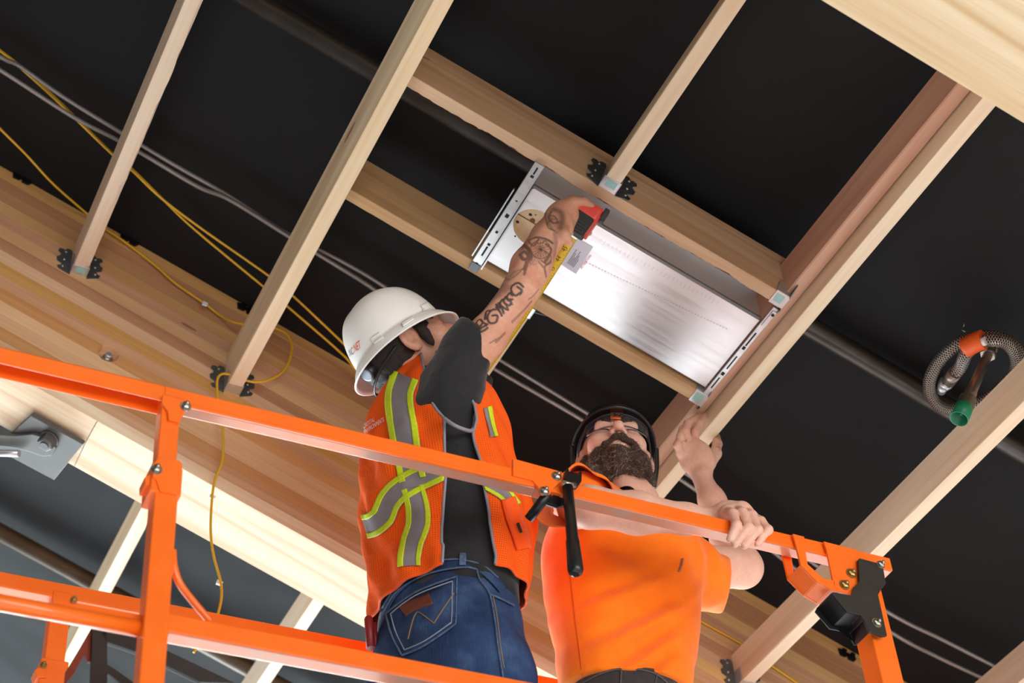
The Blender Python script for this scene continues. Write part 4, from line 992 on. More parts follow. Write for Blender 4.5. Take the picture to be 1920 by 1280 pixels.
pt = put('leather_patch', (lambda b: (b.grid(strip(cj([(485, 640), (560, 590), (650, 555), (742, 520)]), 20, bvJ, .0068, 5, 4)), b.mesh('leather_patch', m_leather))[1])(MB()), jeans); pt.modifiers.new('t', 'SOLIDIFY').thickness = .003
seam([(1140, 205), (1170, 330), (1260, 470), (1310, 720), (1340, 960), (1370, 1150), (1390, 1290)], 2.6, m_denim_edge, 'seam', .005); seam([(1260, 475), (1340, 505), (1480, 575)], 3, m_denim_edge, 'seam', .005)
seam([(1290, 490), (1330, 700), (1362, 960), (1392, 1150)], 1.2, m_thread)
for a_, b2, w in (((1022, 112), (1020, 222), 12), ((566, 205), (528, 335), 10)):
    band('belt_loop', cj([a_, ((a_[0] + b2[0]) / 2, (a_[1] + b2[1]) / 2), b2]), w, bvJ, m_denim_edge, jeans, .009)
m_boot = plain('brown_boot', S(92, 66, 44), .6)
for q in legs:
    c = np.array([q[0] + .05, q[1], FLOORZ + .045]); V2, F2 = polygonise(lambda p: np.maximum(sminv(d_ell(p, c, (.14, .05, .05)), d_cone(p, q * [1, 1, 0] + np.array([-.01, 0, FLOORZ + .05]), q * [1, 1, 0] + np.array([-.01, 0, FLOORZ + .16]), .052, .05), .04), FLOORZ + .001 - p[..., 2]), c - .2, c + .2, .012); put('boot', mesh_np('boot', V2, F2, m_boot), wa)

# ================================================================== white full-brim hard hat
def hat_shell(o, f, u, s, a, b_, h, brim, name, mat, parent, droop=.014, ridge=.010, cap=False):
    rows = []; n = 72
    prof = [(1.0, e) for e in np.linspace(pi / 2, 0, 22)]
    for _, e in prof:
        row = []
        for k in range(n):
            th = 2 * pi * k / n; ct, st = cos(th), sin(th); rr = cos(e) ** .62 if e < pi / 2 - 1e-6 else 0.0
            x = a * rr * ct; y = b_ * rr * st; z = h * sin(e) ** 1.15
            z += ridge * math.exp(-(y / .017) ** 2) * min(1, sin(e) * 1.6) * (1 if abs(x) < a else 0) * .9
            z += ridge * .45 * (math.exp(-((abs(y) - .042) / .010) ** 2)) * sin(e) * max(0, 1 - abs(x) / (a * .8))
            row.append(o + x * f + y * s + z * u)
        rows.append(row)
    for q in (.25, .55, .85, 1.0):
        row = []
        for k in range(n):
            th = 2 * pi * k / n; ct, st = cos(th), sin(th)
            if cap: ex = brim * max(0, ct) ** 1.5 + .006
            else: ex = brim * (1 + .08 * abs(ct) ** 2)
            row.append(o + (a + ex * q) * ct * f + (b_ + ex * q) * st * s - u * (droop * q ** 1.5 - .004 * q))
        rows.append(row)
    mb = MB(); mb.grid(rows, wrap=True); ob = put(name, mb.mesh(name, mat), parent)
    md = ob.modifiers.new('t', 'SOLIDIFY'); md.thickness = .003; md.offset = -1
    rim = MB(); rim.tube(rows[-1], .0024, 8, closed=True); put('rim', rim.mesh('rim', mat), parent)
    return ob, mb
HoA = PY(757, 655, YA) + .017 * uA
hatA = thing('hard_hat', HoA, 'white full-brim hard hat with red and grey lettering', 'hard hat')
sh, mbh = hat_shell(HoA, fA, uA, sA, .110, .097, .122, .024, 'shell', m_white_pl, hatA, droop=.034)
bvH = bvh_of(np.array(mbh.v), mbh.f)
text_on('lettering', '.NET', (664, 662), (6.6, -4.9), (-4.5, -21), bvH, plain('red_print', S(232, 74, 40), .5), hatA, .0012)
text_on('lettering', 'NC', (656.5, 669), (5.4, -4.2), (-4, -19), bvH, plain('grey_print', S(110, 112, 116), .5), hatA, .0012)
for (x, y), (dx, dy), (w, h_) in (((708, 634), (.82, -.57), (20, 15)), ((765, 604), (.82, -.57), (24, 7)), ((797, 576), (.86, -.5), (14, 12))):
    d = np.array([dx, dy]); m = np.array([-d[1], d[0]]); b = MB(); b.grid(strip([np.array([x, y]) - d * w / 2, np.array([x, y]), np.array([x, y]) + d * w / 2], h_, bvH, .003, 5, 4), smooth=True)
    o = put('accessory_lug', b.mesh('accessory_lug', m_white_pl), hatA); md = o.modifiers.new('t', 'SOLIDIFY'); md.thickness = .002; md.offset = 0
b = MB(); rws = []
for z in (-.000, -.012):
    rws.append([HoA + uA * z + cos(t_) * .100 * fA + sin(t_) * .084 * sA for t_ in np.linspace(0, 2 * pi, 48, endpoint=False)])
b.grid(rws, wrap=True); o = put('headband', b.mesh('headband', m_black_pl), hatA); o.modifiers.new('t', 'SOLIDIFY').thickness = .003
b = MB(); pth = [HoA + uA * (-.030 - .030 * sin(t_)) + cos(t_ + pi / 2) * .108 * fA + sin(t_ + pi / 2) * .090 * sA for t_ in np.linspace(.15, pi - .15, 24)]
b.tube(pth, .005, 8, flat=.5); put('nape_strap', b.mesh('nape_strap', m_black_pl), hatA)
kc = HoA - .098 * fA - .030 * uA + .040 * sA; kn = nrm(camdir(-.42, .55, -.72)); kx, ky = nrm(np.cross(kn, uA)), None; ky = np.cross(kn, kx)
b = MB(); b.lathe([(.017, -.03), (.0185, -.012), (.0185, .003), (.0165, .005)], M4(kc, kx, ky, kn), 28); put('ratchet_knob', b.mesh('ratchet_knob', m_black_pl), hatA)
b = MB(); b.lathe([(.0148, .0045), (.0148, .0062), (.012, .0066)], M4(kc, kx, ky, kn), 24); put('knob_cap', b.mesh('knob_cap', plain('grey_cap', S(120, 132, 140), .35, .3)), hatA)
# ================================================================== bearded worker looking up
YBd = 2.69
m_shirtB = cloth_mat('bright_orange_jersey', S(255, 126, 16), S(250, 116, 10), 800, .8, 9)
m_trous = cloth_mat('dark_grey_canvas', S(58, 54, 56), S(46, 43, 46), 500, .8, 18)
t = NT('brown_grey_beard'); v = t.coords((1, 1, 1)); oi = t.noise(v, 55, 3)
at = t.n('ShaderNodeAttribute', attribute_name='grey'); c = t.mix(t.ramp(oi, [(.35, (0, 0, 0, 1)), (.7, (1, 1, 1, 1))]), S(76, 54, 42), S(104, 78, 62))
t.set(Base_Color=t.mix(at.outputs['Fac'], c, S(190, 176, 164)), Roughness=.5); m_beard = t.m
m_beard_base = plain('beard_base', S(58, 42, 34), .75, noise=(120, 1, S(88, 66, 54)), bump=(240, 1, .005))
levB = [(1172, 1345, 126), (1172, 1280, 128), (1172, 1200, 133), (1166, 1130, 143), (1160, 1060, 152), (1160, 1010, 148), (1164, 985, 130), (1172, 965, 96), (1178, 950, 66), (1181, 940, 50)]
LB = Loft(levB, YBd, radians(-100), .70)
wb = thing('person', (float(PY(1172, 1280, YBd)[0]), YBd, FLOORZ), 'bearded worker in orange T-shirt and black hard hat, looking up and gripping the joist', 'person')
HcB = PY(1153, 868, 2.74); al = radians(61)
fB, uB, sB = frame3(camdir(.03, -sin(al), -cos(al)), camdir(0, -cos(al), sin(al)))
# arms
rsh = PY(1078, 950, 2.62); rel = PY(1104, 950, 2.425); rwr = PY(1338, 979, 2.395)
lsh = PY(1268, 1062, 2.66); lel = PY(1392, 1064, 2.71); lwr = PY(1317, 898, 2.745)
def headB(p):
    d = head_sdf(p, HcB, fB, uB, sB, (1, 1), 1.04); nb = PY(1183, 950, 2.70)
    d = sminv(d, d_cone(p, HcB - .02 * fB - .05 * uB, nb, .056, .066), .025)
    return sminv(d, d_cone(p, HcB + .035 * fB - .09 * uB, PY(1176, 930, 2.63), .020, .018), .03)
partsB = [polygonise(headB, HcB - .17, HcB + .17, .0030)]
def trunkB(p):
    d = np.maximum(LB.sdf(p, -.03), p[..., 2] - (LB.Z[-1] - .01)); return np.maximum(d, LB.Z[0] - p[..., 2])
partsB.append(polygonise(trunkB, LB.C.min(0) - .24, LB.C.max(0) + .24, .016))
RZ = ZT - RH                                       # underside of the gate bar
# right hand closed over the gate bar: knuckle, middle joint, end joint, tip for each finger
rf = [[(1364, 960, 2.338), (1374, 962, 2.303), (1381, 984, 2.293), (1369, 1010, 2.306)],
      [(1382, 957, 2.338), (1392, 960, 2.300), (1403, 988, 2.291), (1378, 1020, 2.306)],
      [(1398, 961, 2.338), (1410, 965, 2.300), (1421, 993, 2.291), (1396, 1023, 2.307)],
      [(1412, 970, 2.338), (1427, 976, 2.301), (1440, 993, 2.293), (1420, 1020, 2.307)]]
rfr = [[.0120, .0102, .0094, .0078], [.0122, .0104, .0096, .0078], [.0118, .0100, .0092, .0074], [.0110, .0092, .0084, .0068]]
rthumb = px_chain([(1350, 990, 2.375), (1372, 1002, 2.368), (1395, 1012, 2.362), (1412, 1018, 2.358)])
def armR(p):
    d = chain(p, [rsh, rel], [.048, .040], .02)
    d = sminv(d, chain(p, [rel, rel + (rwr - rel) * .38, rel + (rwr - rel) * .78, rwr], [.039, .0405, .029, .0245], .02), .02)
    kn = [px_chain(q) for q in rf]; mid = (kn[1][0] + kn[2][0]) / 2; ax = nrm(mid - rwr)
    d = sminv(d, chain(p, [rwr, (rwr + mid) / 2 + np.array([0, 0, .004]), mid], [.026, .027, .022], .015), .015)
    d = sminv(d, chain(p, [kn[0][0], kn[3][0]], [.015, .0125], .01), .014)
    for i, q in enumerate(kn): d = sminv(d, sminv(chain(p, q, rfr[i], .003), d_ell(p, q[2], (.0108,) * 3), .003), .0016)
    d = sminv(d, chain(p, rthumb, [.014, .012, .011, .0085], .006), .010)
    return d
lo, hi = bounds([rsh, rel, rwr, PY(1440, 1000, 2.3)], .07); partsB.append(polygonise(armR, lo, hi, .0024))
# left hand wrapped round the doubled joist: finger chains up the left side, thumb on the right
lf = [[(1301, 828, 2.735), (1303, 812, 2.722), (1312, 793, 2.722), (1325, 774, 2.736)],
      [(1290, 828, 2.735), (1285, 808, 2.716), (1289, 793, 2.716), (1311, 780, 2.738)],
      [(1281, 836, 2.738), (1276, 818, 2.722), (1279, 804, 2.724), (1298, 793, 2.748)],
      [(1275, 848, 2.744), (1270, 834, 2.732), (1274, 822, 2.736), (1290, 812, 2.755)]]
lfr = [[.0118, .0100, .0092, .0076], [.0118, .0102, .0094, .0076], [.0112, .0096, .0088, .0072], [.0104, .0086, .0080, .0066]]
lth = px_chain([(1327, 868, 2.738), (1341, 850, 2.740), (1345, 832, 2.756), (1343, 816, 2.775)])
def armL(p):
    d = chain(p, [lsh, lel], [.052, .045], .02)
    d = sminv(d, chain(p, [lel, lel + (lwr - lel) * .3, lel + (lwr - lel) * .75, lwr], [.041, .042, .029, .0225], .02), .02)
    kn = [px_chain(q) for q in lf]; pu = nrm((kn[0][0] + kn[2][0]) / 2 - lwr); pf = frame3(pu, camdir(0, 0, 1))
    d = sminv(d, d_ell(p, PY(1305, 858, 2.738), (.050, .019, .041), np.array(pf)), .018)
    d = sminv(d, chain(p, [kn[0][0], kn[3][0]], [.0125, .0110], .01), .012)
    d = sminv(d, chain(p, [lwr + .01 * camdir(.3, -1, 0), lth[0], lth[1]], [.016, .0165, .0140], .01), .012)
    for i, q in enumerate(kn): d = sminv(d, sminv(chain(p, q, lfr[i], .003), d_ell(p, q[1], (.0108,) * 3), .003), .0018)
    return sminv(d, chain(p, lth, [.0165, .0135, .0115, .0088], .006), .008)
lo, hi = bounds([lsh, lel, lwr, PY(1320, 770, 2.73)], .07); partsB.append(polygonise(armL, lo, hi, .0026))
V, Fc = join_np(partsB); bodyB = put('body', mesh_np('body', V, Fc, m_skinB), wb)
bvB = bvh_of(V, Fc)
# finger nails
m_nail = plain('finger_nail', S(232, 196, 182), .3)
# --- beard: shaped mass plus strands
Xb = lambda a, b_, d: HcB + a * fB + b_ * sB + d * uB; AB = np.array([fB, sB, uB])
def beard_f(p):
    d = d_ell(p, Xb(.036, 0, -.076), (.066, .068, .060), AB); d = sminv(d, d_ell(p, Xb(.060, 0, -.112), (.040, .044, .036), AB), .03)
    for q in (-1, 1): d = sminv(d, d_ell(p, Xb(.012, q * .066, -.046), (.022, .015, .050), AB), .02)
    mo = chain(p, [Xb(.090, -.034, -.066), Xb(.101, -.012, -.050), Xb(.101, .012, -.050), Xb(.090, .034, -.066)], [.008, .0085, .0085, .008], .006)
    d = smaxv(d, -d_ell(p, Xb(.095, 0, -.058), (.030, .040, .026), AB), .012)         # open round mouth and cheeks
    d = smaxv(d, -d_ell(p, Xb(.088, 0, -.004), (.060, .085, .040), AB), .02)
    return sminv(d, mo, .008) + .0035 * wob(p, (210, 230, 220)) + .004 * wob(p, (90, 100, 80), 1.)
Vb, Fb = polygonise(beard_f, HcB - .19, HcB + .16, .0048, 1); beard = put('beard', mesh_np('beard', Vb, Fb, m_beard_base), wb)
rs = np.random.RandomState(3); nb_ = 6500; b = MB(); fi = rs.randint(0, len(Fb), nb_); greys = []
cB = Xb(.01, 0, -.02)
for k in range(nb_):
    f4 = Fb[fi[k]]; p0 = Vb[f4].mean(0); nn = nrm(np.cross(Vb[f4[1]] - Vb[f4[0]], Vb[f4[2]] - Vb[f4[0]])); q = p0 - HcB
    if nn @ (p0 - cB) < 0: nn = -nn
    a_, z_ = q @ fB, q @ uB
    L_ = rs.uniform(.008, .020) * (1.0 if z_ < -.075 else .5); dr = nrm(nn * .40 + uB * -.25 + np.array([0, 0, -.45]) + rs.randn(3) * .28); cu = rs.randn(3) * .6
    pts = [p0 - nn * .002, p0 + dr * L_ * .5, p0 + nrm(dr + cu * .8 - uB * .3) * L_]
    b.tube(pts, [.00036, .00030, .00010], 3, caps=False); g = 1.0 if rs.rand() < (.34 if abs(q @ sB) < .02 and z_ < -.08 else .13) else 0.; greys += [g] * 9
me = b.mesh('beard_strands', m_beard); atr = me.attributes.new('grey', 'FLOAT', 'POINT'); atr.data.foreach_set('value', np.array(greys, np.float32)); o = put('beard_strands', me, beard); o['kind'] = 'stuff'
for q in (-1, 1):
    b = MB(); b.tube(catmull([Xb(.092, q * .012, .026), Xb(.092, q * .028, .033), Xb(.080, q * .046, .026)], 4), [.003] * 2 + [.0045] * 4 + [.004] * 2 + [.002], 6); put('eyebrow', b.mesh('eyebrow', m_beard_base), wb)
    b = MB(); b.tube(catmull([Xb(.0865, q * .018, .003), Xb(.0915, q * .030, -.001), Xb(.0850, q * .043, .003)], 4), .0011, 5); put('eyelashes', b.mesh('eyelashes', m_beard_base), wb)
# --- nape hair
V2, F2 = polygonise(lambda p: sminv(np.maximum(d_ell(p, Xb(-.016, 0, .034), (.103, .081, .104), AB), ((p - HcB) @ fB) - .010), d_ell(p, Xb(-.06, 0, -.05), (.04, .055, .055), AB), .02) + .002 * wob(p, (240, 250, 230)), HcB - .17, HcB + .17, .006, 1)
put('hair', mesh_np('hair', V2, F2, m_beard_base), wb)
# --- orange T-shirt
hemB = PY(1172, 1303, YBd)[2]
sl = px_chain([(1225, 1050, 2.68), (1275, 1072, 2.67), (1320, 1086, 2.675), (1360, 1096, 2.69), (1400, 1104, 2.70)]); slr_ = [.085, .068, .060, .056, .054]
def shirtB_f(p):
    d = LB.sdf(p, .0); d = np.maximum(d, p[..., 2] - LB.Z[-1] + .006); d = sminv(d, chain(p, sl, slr_, .03), .03)
    d = sminv(d, chain(p, [PY(1110, 960, 2.68), PY(1085, 945, 2.63)], [.075, .066], .03), .03)
    x = (p - LB.C[4]); a = x @ camdir(1, 0, 0); b_ = x @ camdir(0, 1, 0)
    diag = np.sin(30 * (a * .8 - b_ * .5) + 3 * np.sin(8 * b_)) * np.exp(-((a - .05) / .14) ** 2)
    d = d + .006 * diag + .0055 * wob(p, (26, 22, 18), .4) + .0012 * wob(p, (70, 70, 60), 1.4)
    for (x0, y0), (x1, y1), am, wd in (((1290, 1110), (1130, 1190), .017, .013), ((1300, 1150), (1150, 1260), .015, .014), ((1255, 1060), (1120, 1110), .012, .012), ((1085, 1010), (1110, 1180), .011, .011), ((1060, 1040), (1066, 1260), .012, .008), ((1285, 1200), (1190, 1290), .013, .012), ((1120, 1010), (1230, 1060), .010, .011), ((1030, 1020), (1040, 1270), .006, .010)):
        l0 = PY(x0, y0, 2.56); l1 = PY(x1, y1, 2.56); ab = l1 - l0; t_ = np.clip(((p - l0) @ ab) / (ab @ ab), 0, 1); q = p - l0 - t_[..., None] * ab
        off = q @ camdir(.5, .8, 0); far = np.exp(-(q @ camdir(0, 0, 1) / .12) ** 2) * np.sin(pi * np.clip(t_ * .9 + .05, 0, 1)); d = d + am * far * (np.exp(-(off / wd) ** 2) - .7 * np.exp(-((off - 1.7 * wd) / wd) ** 2))
    cr = (p - sl[1]) @ nrm(sl[3] - sl[1]); d = d + .006 * np.sin(cr * 95) * np.exp(-((cr - .02) / .05) ** 2) * np.exp(-((p - sl[1]) @ camdir(0, 1, 0) + .05) ** 2 / .004)
    nk = d_ell(p, PY(1181, 925, 2.69), (.075, .075, .055)); d = smaxv(d, -nk, .01)
    d = smaxv(d, d_plane(p, PY(1361, 1096, 2.69), camdir(.99, .145, 0)), .003)
    return np.maximum(d, hemB - p[..., 2])
lo = np.minimum(LB.C.min(0) - .25, np.min(sl, 0) - .1); hi = np.maximum(LB.C.max(0) + .25, np.max(sl, 0) + .1); lo[2] = hemB - .03
Vs, Fs = polygonise(shirtB_f, lo, hi, .0065, 2); shirt = put('t_shirt', mesh_np('t_shirt', Vs, Fs, m_shirtB), wb); bvS = bvh_of(Vs, Fs)
# hem stitching, side seam and the clipped pen
band('seam', [(1065, 1050), (1073, 1110), (1080, 1170), (1088, 1230), (1094, 1290)], 1.6, bvS, plain('dark_orange_seam', S(214, 92, 8), .9), shirt, .0008, 6, 1)  # side seam band in a darker orange
band('pen', [(1279, 1048), (1277, 1060), (1272, 1072)], 3.2, bvS, plain('pen_grey', S(150, 120, 110), .4, .4), shirt, .003, 5, 1)
# rolled sleeve of the right arm: an open ring of cloth around the upper arm
ring = px_chain([(1003, 968, 2.50), (1020, 930, 2.51), (1045, 896, 2.525), (1078, 868, 2.54), (1112, 882, 2.54), (1140, 900, 2.535), (1154, 925, 2.52), (1125, 962, 2.49), (1085, 986, 2.48), (1040, 988, 2.485)])
inner = [rsh + (q - rsh) * .80 + .13 * camdir(.15, .05, 1) for q in ring]; cen = np.mean(ring, 0)
def loopc(pts, n=6):
    m = len(pts); e = catmull([pts[-1]] + list(pts) + [pts[0], pts[1]], n); return e[n:n + m * n]
R0 = loopc(ring); R1 = loopc(inner); nn_ = len(R0); grid_ = []
ctr_in = PY(1110, 960, 2.70)
for k, q in enumerate((-.10, 0.0, .12, .3, .55, .8, 1.0)):
    row = []
    for i in range(nn_):
        base = R0[i] + (R1[i] - R0[i]) * max(q, 0); out = nrm(R0[i] - cen)
        if q < 0: base = R0[i] - out * .007 + .004 * camdir(.3, .2, 1)
        row.append(base + out * (.006 * sin(pi * max(q, 0)) + .004 * sin(i * .7 + 5 * q)))
    grid_.append(row)
b = MB(); b.grid(grid_, wrap=True); o = put('rolled_sleeve', b.mesh('rolled_sleeve', m_shirtB), shirt); o.modifiers.new('t', 'SOLIDIFY').thickness = .003
# neckband
b = MB(); nk = [PY(1181, 968, 2.69) + .068 * (cos(a) * np.array([1, 0, 0]) + sin(a) * np.array([0, 1, 0])) + np.array([0, 0, -.012 - .012 * sin(a + 1.0)]) for a in np.linspace(0, 2 * pi, 32, endpoint=False)]
b.tube(nk, .008, 8, closed=True, flat=.6); put('neckband', b.mesh('neckband', m_shirtB), shirt)
# --- trousers and boots
levT = [(1172, 1290, 108), (1172, 1340, 112), (1172, 1400, 118), (1172, 1450, 122)]
LT = Loft(levT, YBd, radians(-100), .74); hipb = np.array([LT.C[0][0], YBd, LT.Z[0]]); legsb = [hipb + LT.L * q * .085 for q in (-1, 1)]
def tr_f(p):
    d = LT.sdf(p); d = np.maximum(np.maximum(d, p[..., 2] - LT.Z[-1]), LT.Z[0] - p[..., 2])
    for q in legsb: d = sminv(d, chain(p, [q + np.array([0, 0, .03]), np.array([q[0], q[1], FLOORZ + .5]), np.array([q[0], q[1], FLOORZ + .07])], [.092, .07, .06], .02), .05)
    return np.maximum(d + .002 * wob(p, (40, 38, 30)), FLOORZ + .06 - p[..., 2])
V2, F2 = polygonise(tr_f, np.array([hipb[0] - .24, YBd - .2, FLOORZ + .03]), np.array([hipb[0] + .24, YBd + .2, LT.Z[-1] + .02]), .010, 2); tro = put('trousers', mesh_np('trousers', V2, F2, m_trous), wb); bvT = bvh_of(V2, F2)
for l, w in (([(1085, 1285), (1130, 1262), (1175, 1254), (1225, 1262), (1255, 1285)], 3), ([(1165, 1255), (1163, 1290)], 3), ([(1232, 1262), (1226, 1290)], 2)):
    band('seam', l, w, bvT, plain('dark_seam', S(84, 76, 76), .8), tro, .002, 5, 1)
for q in legsb:
    c = np.array([q[0], q[1] - .05, FLOORZ + .045]); V2, F2 = polygonise(lambda p: np.maximum(sminv(d_ell(p, c, (.05, .14, .05)), d_cone(p, np.array([q[0], q[1], FLOORZ + .05]), np.array([q[0], q[1], FLOORZ + .16]), .052, .05), .04), FLOORZ + .001 - p[..., 2]), c - .2, c + .2, .012); put('boot', mesh_np('boot', V2, F2, m_boot), wb)
# wedding ring
_k = px_chain(lf[2]); rp = [(_k[0] + _k[1]) / 2, _k[1]]; 
b = MB(); ra, rb_, rc = frame3(rp[1] - rp[0], camdir(1, 0, 0)); b.tube([rp[0] + .0113 * (cos(a) * rb_ + sin(a) * rc) for a in np.linspace(0, 2 * pi, 20, endpoint=False)], .0016, 6, closed=True)
o = put('finger_ring', b.mesh('finger_ring', plain('gold', S(214, 190, 140), .2, 1.))); tag(o, 'thin metal ring on the hand gripping the joist', 'ring')

# ================================================================== black hard hat and clear glasses
m_bhat = plain('black_helmet_plastic', S(20, 20, 22), .22, coat=.4)
HoB = HcB + .056 * uB - .004 * fB
hatB = thing('hard_hat', HoB, 'black hard hat on the bearded worker, seen from below', 'hard hat')
hat_shell(HoB, fB, uB, sB, .106, .090, .114, .010, 'shell', m_bhat, hatB, .008, .004, cap=True)
b = MB(); rws = [[HoB + uB * z + cos(t_) * (.104 + dx) * fB + sin(t_) * (.086 + dx) * sB for t_ in np.linspace(0, 2 * pi, 48, endpoint=False)] for z, dx in ((.004, 0), (-.024, 0), (-.026, -.004), (.004, -.006))]
b.grid(rws, wrap=True); put('headband', b.mesh('headband', plain('navy_band', S(34, 34, 48), .5)), hatB)
b = MB(); rws = []
for z in (.004, -.014, -.027): rws.append([HoB + uB * z + cos(t_) * .1065 * fB + sin(t_) * .0885 * sB for t_ in np.linspace(-.16, .16, 8)])
b.grid(rws); o = put('brow_pad_clip', b.mesh('brow_pad_clip', plain('orange_clip', S(226, 104, 20), .5)), hatB); o.modifiers.new('t', 'SOLIDIFY').thickness = .004
for q in (-1, 1):
    b = MB(); b.tube(catmull([HoB + .02 * fB + q * .097 * sB - .012 * uB, HoB - .004 * fB + q * .096 * sB - .055 * uB, HoB - .03 * fB + q * .088 * sB - .10 * uB], 6), .006, 8, flat=.4); put('side_strap', b.mesh('side_strap', m_black_pl), hatB)
gl = thing('safety_glasses', Xb(.1, 0, .01), 'clear safety glasses with dark frame on the bearded worker', 'glasses')
t = NT('clear_lens'); t.set(Base_Color=(1, 1, 1, 1), Roughness=.03); t.b.inputs['Transmission Weight'].default_value = 1.0; t.b.inputs['IOR'].default_value = 1.08; t.b.inputs['Specular IOR Level'].default_value = .8; m_lens = t.m
for q in (-1, 1):
    rws = []
    for i in range(7):
        v_ = i / 6; row = []
        for j in range(11):
            w_ = j / 10; y = .008 + .060 * w_; x = .111 - .032 * w_ ** 2.2; z = .030 - .044 * v_ * (1 - .25 * w_ ** 3) - .004 * w_
            row.append(Xb(x - .004 * v_, q * y, z))
        rws.append(row)
    b = MB(); b.grid(rws); o = put('lens', b.mesh('lens', m_lens), gl); md = o.modifiers.new('t', 'SOLIDIFY'); md.thickness = .0016
    b = MB(); b.tube(rws[0] + [Xb(.04, q * .078, .024), Xb(-.01, q * .084, .012)], .0026, 8); put('frame_arm', b.mesh('frame_arm', m_black_pl), gl)
    b = MB(); b.tube(rws[-1], .0011, 6); put('lens_rim', b.mesh('lens_rim', plain('grey_rim', S(110, 112, 112), .3)), gl)
b = MB(); b.tube([Xb(.109, -.010, .031), Xb(.112, 0, .032), Xb(.109, .010, .031)], .004, 8); put('bridge', b.mesh('bridge', m_black_pl), gl)
# ================================================================== sheet-steel box between the cross timbers
t = NT('brushed_sheet_steel'); v = t.coords((2, 120, 120)); f1 = t.noise(v, 1, 3); v2 = t.coords((1, 1, 1)); f2 = t.noise(v2, 6, 3)
t.set(Base_Color=t.mix(f2, S(240, 241, 244), S(226, 228, 232)), Metallic=.7, Roughness=t.ramp(f1, [(.3, (.30, .30, .30, 1)), (.7, (.42, .42, .42, 1))])); t.bump(t.math('ADD', f1, t.math('MULTIPLY', f2, 3)), .12, .001); m_sheet = t.m
m_beige = plain('beige_board', S(216, 194, 160), .7, noise=(70, .6, S(204, 180, 146)))
m_dark = plain('dark_gap', S(24, 22, 22), .8)
m_label = plain('paper_label', S(214, 217, 232), .6); m_lblk = plain('black_print', S(40, 40, 44), .7); m_lred = plain('red_ink', S(206, 60, 60), .7)
WB = D + .012
def uvp(px, py, w=WB): return UV(px, py, w)
boxu0 = uvp(923, 470)[0]; boxu1 = uR - .020; boxv0 = uvp(1240, 493)[1]; boxv1 = HL - .012
sb = thing('steel_box', C((boxu0 + boxu1) / 2, (boxv0 + boxv1) / 2, WB), 'shiny sheet-steel junction box fixed between two cross timbers', 'box')
CF = M4(EYE, GU, GV, GW)
def cpart(name, b, mat, bevel=0.0, par=None, bs=1): return put(name, b.mesh(name, mat, bevel, bs), par or sb, CF)
# pan with a round opening: outer rectangle stitched to the rim of the hole
hu, hv = uvp(1003, 428); hr = .052; b = MB(); n = 48; ringp = []; outp = []
for k in range(n):
    a = 2 * pi * k / n; ringp.append((hu + hr * cos(a), hv + hr * sin(a), WB)); ca, sa = cos(a), sin(a)
    kk = min((boxu1 - hu) / ca if ca > 1e-9 else ((boxu0 - hu) / ca if ca < -1e-9 else 9), (boxv1 - hv) / sa if sa > 1e-9 else ((boxv0 - hv) / sa if sa < -1e-9 else 9)); outp.append((hu + kk * ca, hv + kk * sa, WB))
b.add(ringp + outp, [(k, (k+1) % n, n + (k+1) % n, n + k) for k in range(n)])
for cu, cv in ((boxu0, boxv0), (boxu1, boxv0), (boxu1, boxv1), (boxu0, boxv1)):
    ks = sorted(range(n), key=lambda k: abs(atan2(sin(atan2(outp[k][1] - hv, outp[k][0] - hu) - atan2(cv - hv, cu - hu)), cos(atan2(outp[k][1] - hv, outp[k][0] - hu) - atan2(cv - hv, cu - hu)))))[:2]
    b.add([outp[ks[0]], outp[ks[1]], (cu, cv, WB)], [(0, 1, 2)])
for (a0, b0, a1, b1) in ((boxu0, boxv0, boxu1, boxv0), (boxu1, boxv0, boxu1, boxv1), (boxu1, boxv1, boxu0, boxv1), (boxu0, boxv1, boxu0, boxv0)):
    b.add([(a0, b0, WB), (a1, b1, WB), (a1, b1, WB + .11), (a0, b0, WB + .11)], [(0, 1, 2, 3)])
cpart('pan', b, m_sheet)
b = MB(); b.lathe([(hr, WB), (hr, WB + .022)], Matrix.Translation((hu, hv, 0)), 40, cap=False); cpart('hole_collar', b, m_beige)
b = MB(); b.lathe([(hr, WB + .022), (.0001, WB + .022)], Matrix.Translation((hu, hv, 0)), 40, cap=False); cpart('backing_board', b, m_beige)
b = MB(); b.box((hu - hr, hv + .004, WB + .0205), (hu + hr, hv + .006, WB + .022)); b.lathe([(.006, WB + .0205), (.006, WB + .022)], Matrix.Translation((*uvp(994, 423), 0)), 14); cpart('board_joint', b, plain('rust_line', S(120, 72, 44), .8))
b = MB()
for px, py, r in ((994.6, 402, .0042), (970.5, 415.6, .0042), (966, 442.5, .0024), (1045, 460, .004), (1004.5, 402.5, .002)): b.lathe([(r, WB - .0006), (r * .9, WB - .0004)], Matrix.Translation((*uvp(px, py), 0)), 14)
cpart('punched_hole', b, m_dark)
# folded flange beside the upper timber, recessed and sloping up
b = MB(); v0, v1 = HU + HT + .001, boxv0
b.add([(boxu0, v0, WB + .11), (boxu1 + .004, v0, WB + .11), (boxu1 + .004, v1, WB + .11), (boxu0, v1, WB + .11)], [(0, 1, 2, 3)]); cpart('side_flange', b, m_galv)
b = MB(); b.box((boxu0, v1 - .0025, WB + .010), (boxu1, v1 - .0005, WB + .0125)); cpart('fold_line', b, m_hang)
